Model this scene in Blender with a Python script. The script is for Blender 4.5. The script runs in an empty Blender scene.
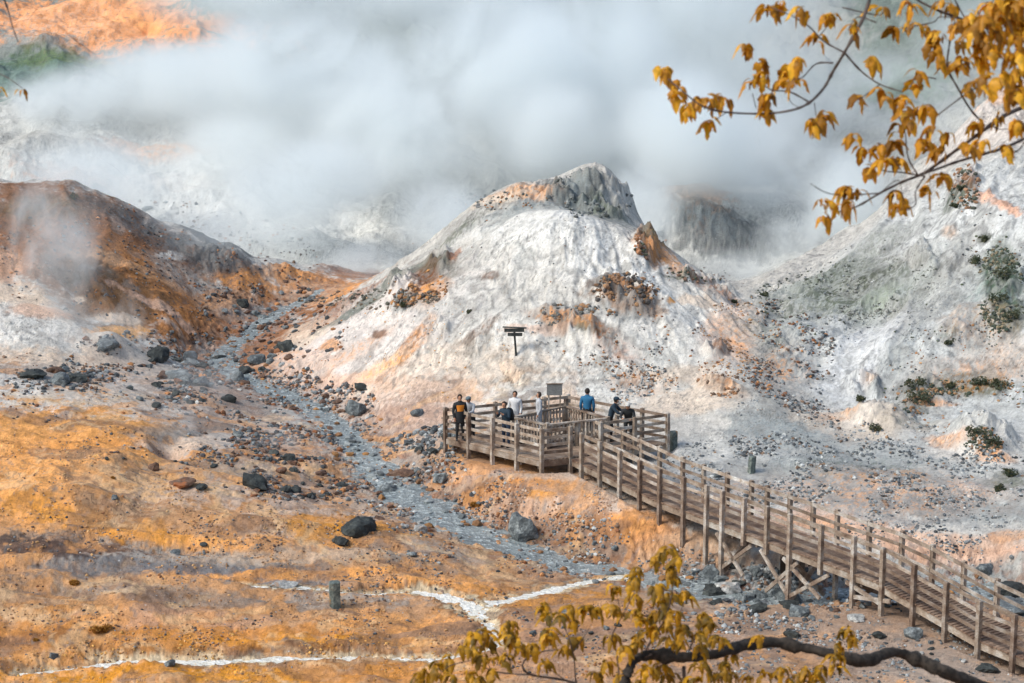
import bpy, math, random
import numpy as np
from mathutils import Vector, Matrix
R = math.radians
random.seed(7)
rng = np.random.RandomState(11)
sc = bpy.context.scene
COL = sc.collection

# ------------------------------------------------------------------ camera, world, sun, exposure
F = 1900.0; CAMZ = 20.0; PITCH = R(11.0)
cd = bpy.data.cameras.new('camera'); cam = bpy.data.objects.new('camera', cd); COL.objects.link(cam)
cd.sensor_width = 36.0; cd.lens = F/1024*36.0
cam.location = (0, 0, CAMZ); cam.rotation_euler = (math.pi/2-PITCH, 0, 0)
cd.clip_start = 0.1; cd.clip_end = 2000
cd.dof.use_dof = True; cd.dof.focus_distance = 68.0; cd.dof.aperture_fstop = 8.0
sc.camera = cam
SUN_EL, SUN_AZ = R(46), R(-118)           # azimuth measured from +Y towards +X
w = bpy.data.worlds.new('World'); sc.world = w; w.use_nodes = True
nt = w.node_tree; nt.nodes.clear()
sky = nt.nodes.new('ShaderNodeTexSky'); sky.sky_type = 'NISHITA'; sky.sun_disc = False
sky.sun_elevation = SUN_EL; sky.sun_rotation = SUN_AZ; sky.air_density = 1.0; sky.dust_density = 3.0
bg = nt.nodes.new('ShaderNodeBackground'); bg.inputs['Strength'].default_value = 0.12
wo = nt.nodes.new('ShaderNodeOutputWorld')
tint = nt.nodes.new('ShaderNodeMix'); tint.data_type = 'RGBA'; tint.blend_type = 'MULTIPLY'; tint.inputs[0].default_value = 1; tint.inputs[7].default_value = (.93,1.0,.985,1)
nt.links.new(sky.outputs[0], tint.inputs[6]); nt.links.new(tint.outputs[2], bg.inputs[0]); nt.links.new(bg.outputs[0], wo.inputs[0])
sl = bpy.data.lights.new('sun', 'SUN'); sl.energy = 1.5; sl.angle = R(18); sl.color = (1.0, 0.96, 0.90)
so = bpy.data.objects.new('sun', sl); COL.objects.link(so)
sd = Vector((math.sin(SUN_AZ)*math.cos(SUN_EL), math.cos(SUN_AZ)*math.cos(SUN_EL), math.sin(SUN_EL)))
so.rotation_euler = sd.to_track_quat('Z', 'Y').to_euler(); so.location = (0, 0, 60)
vs = sc.view_settings; vs.view_transform = 'Standard'; vs.look = 'None'; vs.exposure = 0.66; vs.gamma = 1.0
sc.cycles.max_bounces = 10; sc.cycles.diffuse_bounces = 3; sc.cycles.volume_bounces = 7
sc.cycles.transparent_max_bounces = 16; sc.cycles.use_denoising = True
sc.cycles.volume_step_rate = 0.75; sc.cycles.volume_max_steps = 64

# ------------------------------------------------------------------ maths helpers
CT, ST = math.cos(PITCH), math.sin(PITCH)
def at(px, py, Y):
    "the point seen at pixel (px,py) that lies Y metres ahead"
    u = (px-512)/F; v = (341.5-py)/F
    d = Y/(CT+v*ST)
    return Vector((u*d, Y, CAMZ+(-ST+v*CT)*d))
def pix(x, y, z):
    dz = z-CAMZ; dep = y*CT-dz*ST
    return 512+F*x/dep, 341.5-F*(y*ST+dz*CT)/dep

def _h(ix, iy, s):
    n = (ix.astype(np.int64)*374761393 + iy.astype(np.int64)*668265263 + s*1442695041) & 0xffffffff
    n = ((n ^ (n >> 13))*1274126177) & 0xffffffff
    n = ((n ^ (n >> 16))*2246822519) & 0xffffffff
    return (n ^ (n >> 15)) & 0xffff
def noise(x, y, s=0):
    "gradient noise about -1..1"
    x = np.asarray(x, float); y = np.asarray(y, float)
    ix = np.floor(x); iy = np.floor(y); fx = x-ix; fy = y-iy
    u = fx*fx*fx*(fx*(fx*6-15)+10); v = fy*fy*fy*(fy*(fy*6-15)+10)
    def g(a, b):
        t = _h(ix+a, iy+b, s)*(2*math.pi/65536)
        return np.cos(t)*(fx-a)+np.sin(t)*(fy-b)
    a = g(0,0); b = g(1,0); c = g(0,1); d = g(1,1)
    return 1.5*((a+(b-a)*u)*(1-v)+(c+(d-c)*u)*v)
def fbm(x, y, o=4, s=0, gain=.5):
    r = 0; a = 1; t = 0
    for i in range(o):
        r = r+a*noise(x, y, s+i*17); t += a; a *= gain; x = x*2.03+5.1; y = y*2.03+3.7
    return r/t*1.4
def ridged(x, y, o=4, s=0):
    r = 0; a = 1; t = 0
    for i in range(o):
        r = r+a*(1-2*np.abs(noise(x, y, s+i*13))); t += a; a *= .5; x = x*2.1+1.3; y = y*2.1+9.1
    return r/t
def smooth(a, b, x):
    t = np.clip((x-a)/(b-a), 0, 1); return t*t*(3-2*t)

# ------------------------------------------------------------------ boardwalk plan (needed by the terrain too)
RAILH = 1.12
WA, WE = at(573, 429, 67.5), at(1017, 615, 50.0)
wdir = Vector((WE.x-WA.x, WE.y-WA.y)).normalized(); wperp = Vector((-wdir.y, wdir.x))
if wperp.x < 0: wperp = -wperp
WW = 1.45
prof = [(at(573,429,67.5), ), (at(650,466,63.4), ), (at(885.5,544,54.6), ), (at(985,603,51.0), ), (at(1017,615,50.0), ), (at(1100,648,47.6), )]
WX = np.array([(Vector((p[0].x, p[0].y))-Vector((WA.x, WA.y))).dot(wdir) for p in prof])
WZ = np.array([p[0].z-RAILH for p in prof])
WZ[1] = WZ[2]+.02; WZ[4] = WZ[3]-.02; WZ[5] = WZ[4]-.03
def deckz(t): return float(np.interp(t, WX, WZ))
def wpt(t, off=0.0, dz=0.0):
    return Vector((WA.x+wdir.x*t+wperp.x*off, WA.y+wdir.y*t+wperp.y*off, deckz(t)+dz))
def t_of_px(px, off=0.0):
    "where along the walk a post seen in column px stands"
    lo, hi = -3.0, 30.0
    for _ in range(50):
        m = (lo+hi)/2; p = wpt(m, off, RAILH)
        if pix(*p)[0] < px: lo = m
        else: hi = m
    return lo

# ------------------------------------------------------------------ terrain control points: pixel, distance
CP = []
def cp(px, py, Y): p = at(px, py, Y); CP.append((p.x, p.y, p.z))
def cz(px, py, z):
    "pixel and a height: distance follows"
    v = (341.5-py)/F; k = (ST-v*CT)/(CT+v*ST); cp(px, py, (CAMZ-z)/k)
# foreground flats
for a in [(0,683,.9),(-200,683,1.0),(0,640,1.2),(0,600,1.6),(0,560,2.0),(0,520,2.5),(-200,520,2.8),(0,470,3.0),(0,420,3.5),(-200,400,4.2),(0,360,4.2),
          (170,680,.8),(170,640,1.0),(200,600,1.25),(170,560,1.7),(170,520,2.2),(120,470,2.8),(150,425,3.0),(80,385,3.6),
          (340,680,.7),(340,640,.85),(340,600,.95),(340,560,1.25),(340,525,1.6),(300,500,1.75),(250,480,2.0),(270,450,1.95),(300,430,1.9),(230,420,2.3),
          (180,390,2.9),(130,360,3.5),(250,395,2.35),(200,350,3.0),
          (450,670,.7),(450,620,.7),(430,580,.8),(480,575,.65),(420,550,1.1),(390,530,1.2),(540,600,.6),
          (560,650,.9),(600,600,.75),(700,680,1.1),(700,640,.95),(740,605,.7),(820,640,1.0),(900,680,1.2),(950,690,1.2),(1100,720,1.1)]: cz(*a)
# stream bed
for a in [(650,580,.3),(560,562,.35),(500,542,.6),(450,520,.85),(410,497,1.05),(385,477,1.2),(345,434,1.6),(295,400,2.0),(225,372,2.4),(215,357,2.6),(260,327,3.2),(310,297,3.9)]: cz(*a)
# bank and ground round the platform and the walk
for a in [(445,452,70.8),(488,461,68.7),(541,472,67.3),(604,478,66.0),(641,511,63.6),(662,532,62.8),(686,546,61.6),(709,556,60.6),(725,573,60.0),(792,583,57.9),(856,603,55.7),(917,622,53.5),(982,652,51.2),(1017,668,50.0),(1100,700,47.6)]: cp(*a)
for a in [(500,500,1.5),(560,520,1.2),(610,530,1.2),(640,556,.75),(460,480,1.5),(430,455,1.8),(600,450,2.1),(660,455,2.2),(700,460,2.1),(720,480,1.9),(560,440,2.2),(500,430,2.4),(430,430,2.1),(380,425,2.0),(370,400,2.3),
          (780,440,2.4),(700,430,2.6),(850,480,1.9),(800,500,1.6),(900,520,1.5),(950,545,1.2),(1024,520,1.7),(1024,570,1.15),(960,560,.95),(1024,600,.85),(960,590,.6),(1024,640,1.0),(1100,560,2.0)]: cz(*a)
# the white cone
for a in [(600,395,75.4),(513,355,78.2),(400,400,76.5),(300,352,84.2),(330,318,88),(380,290,90),(430,250,90.3),(470,210,91),(500,187,92),(550,180,93),(602,163,93.2),(622,178,93.5),(640,228,88.2),(700,272,88.5),(760,312,86.5),(665,266,93),(650,246,94),(692,280,93),(641,232,93.5),(725,296,93),
          (560,216,86.3),(600,222,86.2),(500,222,88),(560,225,84.9),(560,280,82.2),(640,300,81.3),(700,350,78.2),(480,290,83),(430,330,81),(740,385,75.2),(650,390,75.8),(470,390,76.6),(360,350,82),(580,205,89.5)]: cp(*a)
for a in [(2,99,4.2),(6,99,3.6),(-3,99,4.0),(10,99,3.4),(-8,100,4.2),(4,104,3.0),(-5,106,3.2),(12,104,3.0)]: CP.append(a)
# saddle and gully right of the cone
for a in [(780,380,3.4),(800,330,4.0)]: cz(*a)
for a in [(740,285,97),(765,287,94)]: cp(*a)
# right ridge
for a in [(800,268,99),(870,228,101),(960,128,104),(1024,85,106),(1024,165,92.5),(950,192,91.5),(900,270,87),(860,330,83),(840,400,76),(930,372,77),(1024,350,77.3),(1024,250,84),(960,300,83),(900,330,80),(1200,60,104),(1250,200,88),(1250,350,76)]: cp(*a)
cz(1024,430,2.6); cz(920,440,2.3); cz(1200,460,3.0)
for a in [(20,112,3.5),(30,118,8),(45,115,12)]: CP.append(a)
# left rusty hill
for a in [(0,185,95),(60,178,97),(85,186,98),(140,212,98),(200,236,97.5),(270,264,97.5),(340,277,99),(100,332,82),(60,300,84.5),(0,300,82),(200,300,91),(200,325,87.5),(150,270,90.5),(70,240,90),(0,240,88.5),(240,325,90),(-200,170,95),(-200,300,82)]: cp(*a)
for a in [(-26,108,4.5),(-40,110,5),(-18,106,3.6),(-12,108,3.2),(-60,100,9)]: CP.append(a)
# valley behind and its white slopes, the dark knoll, the far wall
for a in [(100,172,120),(340,250,111),(200,150,127),(300,132,132),(250,205,118),(0,140,124),(400,235,118),(680,214,113),(760,200,118),(720,205,115),(600,150,135),(512,110,142),(512,0,160),(300,60,148),(200,0,160),(100,25,152),(0,48,146),(0,0,166),(800,60,150),(900,20,152),(1024,0,150)]: cp(*a)
for a in [(7,109,2.6),(14,110,2.8),(0,112,2.6),(-10,114,3.6),(22,125,4),(10,126,5),(-60,180,34),(0,190,32),(60,180,36),(-60,250,52),(0,260,56),(60,250,52),(-110,180,30),(110,180,36),(-100,110,14),(90,110,22)]: CP.append(a)
# the near slope that climbs to the lookout
for a in [(0,-3,18.6),(-8,-2,18.4),(8,-2,18.4),(0,3,17.0),(-10,4,17),(10,4,17),(0,9,13.2),(-8,10,13),(9,10,12.6),(0,18,8.4),(-16,20,8),(16,20,8),(0,28,4.4),(-20,30,4.6),(20,30,4.2),(0,38,2.2),(-20,40,2.4),(20,40,2.0),(-40,30,6),(40,30,6),(-50,60,5),(50,60,5)]: CP.append(a)
CP = np.array(CP)
PP = CP[:, :2]; c2 = 3.0
def kern(A, B): return np.sqrt(((A[:,None,:]-B[None,:,:])**2).sum(-1)+c2)
n = len(CP)
M_ = np.zeros((n+3, n+3)); M_[:n,:n] = kern(PP, PP)-np.eye(n)*0.12
M_[:n,n] = 1; M_[:n,n+1:] = PP; M_[n,:n] = 1; M_[n+1:,:n] = PP.T
sol = np.linalg.solve(M_, np.concatenate([CP[:,2], np.zeros(3)]))
def z_rbf(x, y):
    q = np.stack([x.ravel(), y.ravel()], 1); out = np.empty(len(q))
    for i in range(0, len(q), 20000):
        b = q[i:i+20000]; out[i:i+20000] = kern(b, PP)@sol[:n]+sol[n]+b@sol[n+1:]
    return out.reshape(x.shape)

# fan-shaped grid, fine where the photograph looks
ss = np.concatenate([np.linspace(-.62,-.30,50,endpoint=False), np.linspace(-.30,.30,1001), np.linspace(.30,.62,51)[1:]])
ys = np.concatenate([np.linspace(-4,44,80,endpoint=False), np.linspace(44,101,600,endpoint=False), np.linspace(101,135,150,endpoint=False), np.linspace(135,172,150,endpoint=False), np.linspace(172,260,50)])
S_, Y_ = np.meshgrid(ss, ys)
X_ = S_*np.maximum(Y_, 14)
NR, NC = X_.shape
# coarse evaluate then interpolate (the surface is smooth)
ci = np.unique(np.concatenate([np.arange(0, NC, 5), [NC-1]])); ri = np.unique(np.concatenate([np.arange(0, NR, 4), [NR-1]]))
Zc = z_rbf(X_[np.ix_(ri, ci)], Y_[np.ix_(ri, ci)])
tmp = np.stack([np.interp(ss, ss[ci], r) for r in Zc])
Z_ = np.stack([np.interp(ys, ys[ri], tmp[:, j]) for j in range(NC)], 1)

def hit(px, py, ymin=44.0, Z=None):
    "first ground point under a pixel"
    Z = Z_ if Z is None else Z
    u = (px-512)/F; v = (341.5-py)/F; s = u/(CT+v*ST); k = (ST-v*CT)/(CT+v*ST)
    j = np.clip(np.searchsorted(ss, s)-1, 0, NC-2); f = (s-ss[j])/(ss[j+1]-ss[j])
    col = Z[:, j]*(1-f)+Z[:, j+1]*f
    ray = CAMZ-ys*k
    ok = np.where((col > ray) & (ys > ymin))[0]
    if len(ok) == 0: return None
    i = ok[0]
    a = ray[i-1]-col[i-1]; b = col[i]-ray[i]
    t = a/(a+b) if a+b > 1e-9 and a > 0 else 1
    Y = ys[i-1]+(ys[i]-ys[i-1])*t
    return Vector((s*Y, Y, CAMZ-Y*k))
def ground(x, y):
    s = x/max(y, 14); j = int(np.clip(np.searchsorted(ss, s)-1, 0, NC-2)); f = (s-ss[j])/(ss[j+1]-ss[j])
    i = int(np.clip(np.searchsorted(ys, y)-1, 0, NR-2)); g = (y-ys[i])/(ys[i+1]-ys[i])
    Z = Z_
    return float((Z[i,j]*(1-f)+Z[i,j+1]*f)*(1-g)+(Z[i+1,j]*(1-f)+Z[i+1,j+1]*f)*g)

def frame_of(px, py, rx, ry, rot=0):
    c = hit(px, py)
    if c is None: return None
    cr, sr = math.cos(R(rot)), math.sin(R(rot))
    def arm(dx, dy):
        best = None
        for sg in (1, -1):
            p = hit(px+sg*dx, py+sg*dy)
            if p is None: continue
            v = Vector((p.x-c.x, p.y-c.y))*sg
            if best is None or v.length < best.length: best = v
        return best
    a = arm(rx*cr, rx*sr); b = arm(-ry*sr, ry*cr)
    if a is None or b is None: return None
    la = rx*c.y/F*1.02
    if a.length > la*9: a = a.normalized()*la*9
    lb = ry*c.y/F
    if b.length > lb*7: b = b.normalized()*lb*7
    det = a.x*b.y-a.y*b.x
    if abs(det) < 1e-5: return None
    return c, a, b, det
def field(fr, ext=1.6):
    "distance field of a world-plane ellipse on the grid; returns slice + d"
    c, a, b, det = fr
    rad = (a.length+b.length)*ext
    r0 = np.searchsorted(ys, c.y-rad); r1 = np.searchsorted(ys, c.y+rad)+1
    s_a = (c.x-rad)/max(c.y-rad, 14) if c.x-rad > 0 else (c.x-rad)/max(c.y-rad, 14)
    s_lo = min((c.x-rad)/max(c.y+rad, 14), (c.x-rad)/max(c.y-rad, 14)); s_hi = max((c.x+rad)/max(c.y-rad, 14), (c.x+rad)/max(c.y+rad, 14))
    c0 = np.searchsorted(ss, s_lo); c1 = np.searchsorted(ss, s_hi)+1
    sl_ = (slice(max(r0,0), min(r1,NR)), slice(max(c0,0), min(c1,NC)))
    dx = X_[sl_]-c.x; dy = Y_[sl_]-c.y
    p = (dx*b.y-dy*b.x)/det; q = (dy*a.x-dx*a.y)/det
    return sl_, p, q

# ------------------------------------------------------------------ relief
nearwalk = np.ones_like(Z_)
tt = (X_-WA.x)*wdir.x+(Y_-WA.y)*wdir.y; oo = (X_-WA.x)*wperp.x+(Y_-WA.y)*wperp.y
dw = np.maximum(np.abs(oo-WW/2)-WW/2, 0)+np.maximum(-tt-1, 0)
dp = np.hypot(X_-1.8, Y_-70.2)
nearwalk = smooth(.5, 2.5, dw)*smooth(4.6, 6.5, dp)
Zs = Z_.copy()
fg_ = smooth(76, 68, Y_)*smooth(4, 0, X_)
slope = np.abs(np.gradient(Z_, axis=0)/np.gradient(Y_, axis=0))
steep = smooth(.12, .45, slope)
wx = X_+.8*fbm(X_*.3, Y_*.3, 3, 5); wy = Y_+.8*fbm(X_*.3, Y_*.3, 3, 9)
Z_ = Z_ + nearwalk*((.22-.10*steep)*fbm(wx*.22, wy*.22, 3, 1)+.06*fbm(wx*.9, wy*.9, 3, 2)) + .022*fbm(X_*4, Y_*4, 3, 3)+fg_*(.10*fbm(X_*.6, Y_*1.3, 4, 6)+.05*ridged(X_*1.2, Y_*2.0, 3, 7))
# runnels that run down the steep faces of the cone and the ridges
pk = at(590, 190, 90)
ang = np.arctan2(X_-pk.x, -(Y_-pk.y)); rad = np.hypot(X_-pk.x, Y_-pk.y)
cone = smooth(17, 9, rad)*smooth(.5, 2, rad)*(Y_ < 96)
g1 = ridged(ang*3.2+.35*fbm(X_*.25, Y_*.25, 2, 30), rad*.10, 3, 31)
g2 = ridged(ang*9+.8*fbm(X_*.5, Y_*.5, 2, 33), rad*.22, 3, 35)
cone2 = cone*smooth(2.5, 7, rad)
g2b = ridged(ang*26+1.2*fbm(X_*.8, Y_*.8, 3, 36), rad*.35, 3, 37)
Z_ = Z_ + cone2*(.40*(g1-.2)+.13*(g2-.2)+.05*(g2b-.2))*nearwalk
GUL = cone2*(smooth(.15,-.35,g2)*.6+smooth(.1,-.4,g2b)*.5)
rt = smooth(.10, .16, S_)*smooth(74, 80, Y_)*smooth(112, 106, Y_)
q1 = X_*.8+Y_*.55
g3 = ridged((X_*.62-Y_*.45+.9*fbm(X_*.12, Y_*.12, 2, 40))*.28, (X_+Y_)*.05, 3, 41)
g4 = ridged((X_*.62-Y_*.45+.45*fbm(X_*.3, Y_*.3, 2, 44))*.95, (X_+Y_)*.10, 3, 43)
g4b = ridged((X_*.62-Y_*.45+.3*fbm(X_*.6, Y_*.6, 2, 46))*2.6, (X_+Y_)*.3, 3, 47)
Z_ = Z_ + rt*(.75*(g3-.15)+.20*(g4-.2)+.07*(g4b-.2))
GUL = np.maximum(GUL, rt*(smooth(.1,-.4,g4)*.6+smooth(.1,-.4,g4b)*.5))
lt = smooth(-.10, -.14, S_)*smooth(82, 86, Y_)*smooth(104, 99, Y_)
g5 = ridged((X_*.85+Y_*.1+1.0*fbm(X_*.2, Y_*.2, 2, 50))*.42, Y_*.08, 3, 51)
Z_ = Z_ + lt*.28*(g5-.2)
far = smooth(104, 116, Y_)
Z_ = Z_ + far*(1.3*(ridged(wx*.06, wy*.05, 4, 61)-.1)+.5*fbm(wx*.3, wy*.3, 4, 62))

# craggy outcrops: pixel ellipse, height
for (px, py, rx, ry, rot, amp, fq) in [
    (590,192,46,26,20,.95,.5),(606,200,30,24,0,.6,.9),(648,245,16,18,30,.75,1.1),(440,262,16,12,-30,.45,1.3),(405,290,22,20,0,.55,1.1),(395,300,14,12,0,.3,2),(625,292,38,20,10,.6,1.0),(575,325,44,16,25,.45,1.2),
    (690,275,12,8,30,.5,1.5),(720,290,24,8,35,.4,1.6),(440,330,16,12,-40,.35,1.4),(365,375,26,10,-20,.1,2),(540,195,50,12,-10,.35,1.4),(455,215,30,8,-30,.3,1.5),(360,300,60,8,-32,.3,1.3),
    (715,350,14,10,20,.35,1.6),(790,345,22,26,40,.2,1.8),(720,385,22,12,20,.25,1.8),(965,190,16,30,30,.6,.9),(920,255,14,18,-50,.5,1.1),(925,395,26,22,0,.3,1.6),(880,420,40,16,0,.4,1.2),(985,440,34,20,0,.45,1.0),(1005,290,26,50,0,.25,1.8),
    (862,385,22,14,30,.5,1.0),(720,225,60,26,0,.4,.8),(900,300,18,10,-40,.4,1.4),(955,330,18,14,0,.25,1.4),(1000,120,40,20,-30,.6,.7),
    (75,178,26,8,10,.35,1.1),(280,272,60,10,15,.3,1.3),(215,262,30,14,20,.3,1.5)]:
    fr = frame_of(px, py, rx, ry, rot)
    if fr is None: continue
    sl_, p, q = field(fr)
    d = np.sqrt(p*p+q*q)+.35*fbm(X_[sl_]*1.1, Y_[sl_]*1.1, 3, int(px))
    m = smooth(1.15, .45, d)
    Z_[sl_] += m*amp*(ridged(X_[sl_]*fq, Y_[sl_]*fq*.8, 4, int(py))*.9+.25+.35*fbm(X_[sl_]*fq*2.7, Y_[sl_]*fq*2.7, 3, int(px)+1))*nearwalk[sl_]
# mounds and fumarole cones, low swells of the flats
for (px, py, rx, ry, rot, h) in [(975,432,44,26,0,.7),(170,446,22,14,0,-.55),(880,415,50,24,0,.5),(60,495,80,14,8,.35),(330,470,60,10,10,.22),(150,545,130,10,5,-.25),(520,495,50,14,10,.12),
    (250,520,90,9,5,.2),(60,560,90,8,0,.18),(130,610,110,9,3,.16),(300,615,90,7,-3,-.12),(75,178,20,7,0,.6),(115,345,26,10,20,.5),(330,270,26,7,0,.3),(220,258,40,8,20,.35),(110,455,60,9,6,.2)]:
    fr = frame_of(px, py, rx, ry, rot)
    if fr is None: continue
    sl_, p, q = field(fr)
    Z_[sl_] += h*smooth(1.25, 0, np.sqrt(p*p+q*q)+.2*fbm(X_[sl_]*.8, Y_[sl_]*.8, 2, int(px)))

# ------------------------------------------------------------------ streams: carve, remember for the water sheets
def poly_world(pts, Zref):
    out = []
    for (px, py, z, hw) in pts:
        v = (341.5-py)/F; k = (ST-v*CT)/(CT+v*ST); p = at(px, py, (CAMZ-z)/k)
        out.append((p.x, p.y, z, hw))
    a = np.array(out)
    t = np.arange(len(a)); tf = np.linspace(0, len(a)-1, (len(a)-1)*8+1)
    # Catmull-Rom
    res = []
    for tq in tf:
        i = min(int(tq), len(a)-2); f = tq-i
        p0 = a[max(i-1,0)]; p1 = a[i]; p2 = a[i+1]; p3 = a[min(i+2,len(a)-1)]
        res.append(.5*((2*p1)+(-p0+p2)*f+(2*p0-5*p1+4*p2-p3)*f*f+(-p0+3*p1-3*p2+p3)*f**3))
    return np.array(res)
main_stream = poly_world([(322,289,4.1,.12),(310,297,3.85,.28),(285,310,3.5,.38),(258,326,3.15,.5),(238,342,2.85,.55),(222,357,2.6,.6),(230,371,2.4,.65),(262,386,2.2,.7),(295,400,2.0,.66),(322,415,1.8,.62),(345,433,1.6,.7),(360,452,1.42,.7),(383,476,1.18,.85),(410,497,1.02,.95),(450,520,.85,1.0),(500,542,.58,.75),(560,563,.36,.65),(610,573,.3,.7),(655,580,.26,.85),(720,592,.24,.9),(785,600,.24,.9),(850,597,.26,1.0),(905,590,.3,.9),(955,588,.36,.9),(1010,603,.42,.9),(1070,625,.5,.9)], Zs)
white_stream = poly_world([(20,676,.72,.12),(70,670,.70,.15),(120,664,.68,.17),(200,663,.66,.14),(280,660,.64,.13),(350,659,.62,.14),(430,660,.60,.13),(470,655,.58,.12),(497,646,.56,.15),(492,630,.56,.2),(480,617,.54,.24),(488,607,.52,.26),(515,600,.48,.26),(545,592,.42,.2),(585,583,.35,.2),(625,577,.31,.15)], Zs)
side_stream = poly_world([(372,596,.68,.08),(400,593,.66,.13),(430,595,.62,.17),(455,600,.58,.24),(472,609,.55,.28),(484,618,.54,.2)], Zs)
trickle = poly_world([(240,585,1.2,.05),(265,588,1.15,.09),(300,588,1.1,.07),(335,592,.95,.05),(372,596,.68,.07)], Zs)
for a_ in (white_stream, side_stream, trickle): a_[:,3] *= .55+1.1*np.clip(.5+.8*fbm(np.arange(len(a_))*.31, np.arange(len(a_))*.0+3.3, 2, 300), 0, 1)
STREAMS = [(main_stream, .115, 2.0), (white_stream, .055, .5), (side_stream, .055, .45), (trickle, .045, .35)]
wet = np.zeros_like(Z_); wetw = np.zeros_like(Z_)
for k, (a, depth, bank) in enumerate(STREAMS):
    mx = a[:,3].max()+bank+.5
    D = np.full_like(Z_, 99.0); ZT = np.zeros_like(Z_); HW = np.ones_like(Z_)
    for i in range(len(a)-1):
        p, q = a[i], a[i+1]
        y0, y1 = min(p[1],q[1])-mx, max(p[1],q[1])+mx; x0, x1 = min(p[0],q[0])-mx, max(p[0],q[0])+mx
        r0, r1 = np.searchsorted(ys, y0), np.searchsorted(ys, y1)+1
        c0 = np.searchsorted(ss, min(x0/y0, x0/y1)); c1 = np.searchsorted(ss, max(x1/y0, x1/y1))+1
        sl_ = (slice(r0, min(r1,NR)), slice(c0, min(c1,NC)))
        X, Y = X_[sl_], Y_[sl_]; dx, dy = q[0]-p[0], q[1]-p[1]; L2 = dx*dx+dy*dy+1e-9
        f = np.clip(((X-p[0])*dx+(Y-p[1])*dy)/L2, 0, 1)
        d = np.hypot(X-p[0]-f*dx, Y-p[1]-f*dy)
        key = d < D[sl_]
        D[sl_] = np.where(key, d, D[sl_]); ZT[sl_] = np.where(key, p[2]+f*(q[2]-p[2]), ZT[sl_]); HW[sl_] = np.where(key, p[3]+f*(q[3]-p[3]), HW[sl_])
    m = D < 50
    D[m] += (.42*HW[m] if k == 0 else .55*HW[m])*fbm(X_[m]*1.1, Y_[m]*1.1, 3, 70+k)+((.30 if k == 0 else .45)*HW[m]+.08)*fbm(X_[m]*3.7, Y_[m]*3.7, 3, 90+k)
    inn = smooth(HW*1.15, HW*.45, D); blend = smooth(HW+bank, HW*.9, D)*m
    bedn = fbm(X_*1.0, Y_*.8, 3, 170+k)+.8*fbm(X_*3.0, Y_*2.4, 3, 175+k)
    target = ZT+.03-inn*depth+(.10 if k == 0 else .04)*np.clip(bedn, -.6, 1.2)*smooth(HW*1.8, HW*1.0, D)+np.clip(D-HW, 0, 2)*.12+(.05*fbm(X_*2.2, Y_*2.2, 3, 77)*smooth(HW*.6, HW*1.2, D) if k == 0 else 0)
    Z_ = Z_*(1-blend)+target*blend
    if k == 0: wet = smooth(HW+1.9, HW*.8, D)*m
    else: wetw = np.maximum(wetw, smooth(HW*2.8+.12, HW*.9, D)*m)

# the ground keeps clear of the decks
zd = np.interp(tt, WX, WZ)
lim = np.where((tt > -1) & (tt < 26), zd-.62+np.maximum(np.maximum(np.abs(oo-WW/2)-WW/2, 0)-.2, 0)*1.3, 99)
lim = np.minimum(lim, WZ[0]-.62+np.maximum(np.hypot((X_-1.8)*.82, (Y_-70.2)*1.1)-3.3, 0)*1.0)
Z_ = np.minimum(Z_, lim)
# ------------------------------------------------------------------ ground colour (albedo of clay, sulphur, iron stain, ash)
WHITE=(.64,.63,.60); CREAM=(.68,.55,.44); PINK=(.66,.42,.30); ORANGE=(.60,.27,.095); YELL=(.86,.42,.17); AMBER=(.68,.30,.06); RUST=(.28,.10,.035); BROWN=(.16,.075,.04)
TAN=(.46,.29,.18); GREY=(.34,.33,.31); DGREY=(.10,.11,.115); BLUEG=(.22,.245,.25); MOSS=(.07,.085,.055); TEAL=(.10,.17,.14); LGREY=(.53,.52,.495); DUST=(.54,.41,.31)
C_ = np.zeros(Z_.shape+(3,)); C_[:] = (.46,.44,.41); bm_ = (smooth(84,74,Y_)*smooth(3,-2,X_-(76-Y_)*.3))[...,None]; bm_ = np.maximum(bm_, smooth(60,57,Y_)[...,None]); C_ = C_*(1-bm_)+np.array((.47,.28,.165))*bm_
NB = fbm(X_*.35, Y_*.35, 4, 101); NM = fbm(X_*1.2, Y_*1.2, 4, 102); NF = fbm(X_*4.5, Y_*4.5, 3, 103); NV = rng.rand(*Z_.shape)
WARP = .5
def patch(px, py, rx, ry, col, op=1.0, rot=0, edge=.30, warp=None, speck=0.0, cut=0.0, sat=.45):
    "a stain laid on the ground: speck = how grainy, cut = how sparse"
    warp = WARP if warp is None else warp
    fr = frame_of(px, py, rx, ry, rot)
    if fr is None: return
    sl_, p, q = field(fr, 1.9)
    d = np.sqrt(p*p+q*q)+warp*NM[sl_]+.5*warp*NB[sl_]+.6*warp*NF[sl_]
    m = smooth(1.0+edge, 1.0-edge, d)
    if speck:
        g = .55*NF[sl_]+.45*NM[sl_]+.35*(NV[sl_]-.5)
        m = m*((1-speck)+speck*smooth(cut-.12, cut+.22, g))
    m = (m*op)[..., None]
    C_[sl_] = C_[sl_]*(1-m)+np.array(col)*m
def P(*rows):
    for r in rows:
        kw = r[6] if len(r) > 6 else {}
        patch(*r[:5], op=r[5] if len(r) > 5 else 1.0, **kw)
sp = lambda s, c=0.0, **k: dict(speck=s, cut=c, **k)
rt_ = lambda a, **k: dict(rot=a, **k)
C_[Y_ > 104] = (.48,.47,.44)
k = smooth(128, 142, Y_)[...,None]; C_ = C_*(1-k)+np.array((.20,.215,.20))*k
m = smooth(.2, .8, fbm(X_*.09, Y_*.09, 4, 111)+.2)*(Y_ > 138); C_ = C_*(1-m[...,None])+np.array(GREY)*m[...,None]
m = (smooth(139, 150, Y_)*smooth(-36, -20, X_))[...,None]; C_ = C_*(1-m)+np.array((.16,.19,.17))*m
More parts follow.
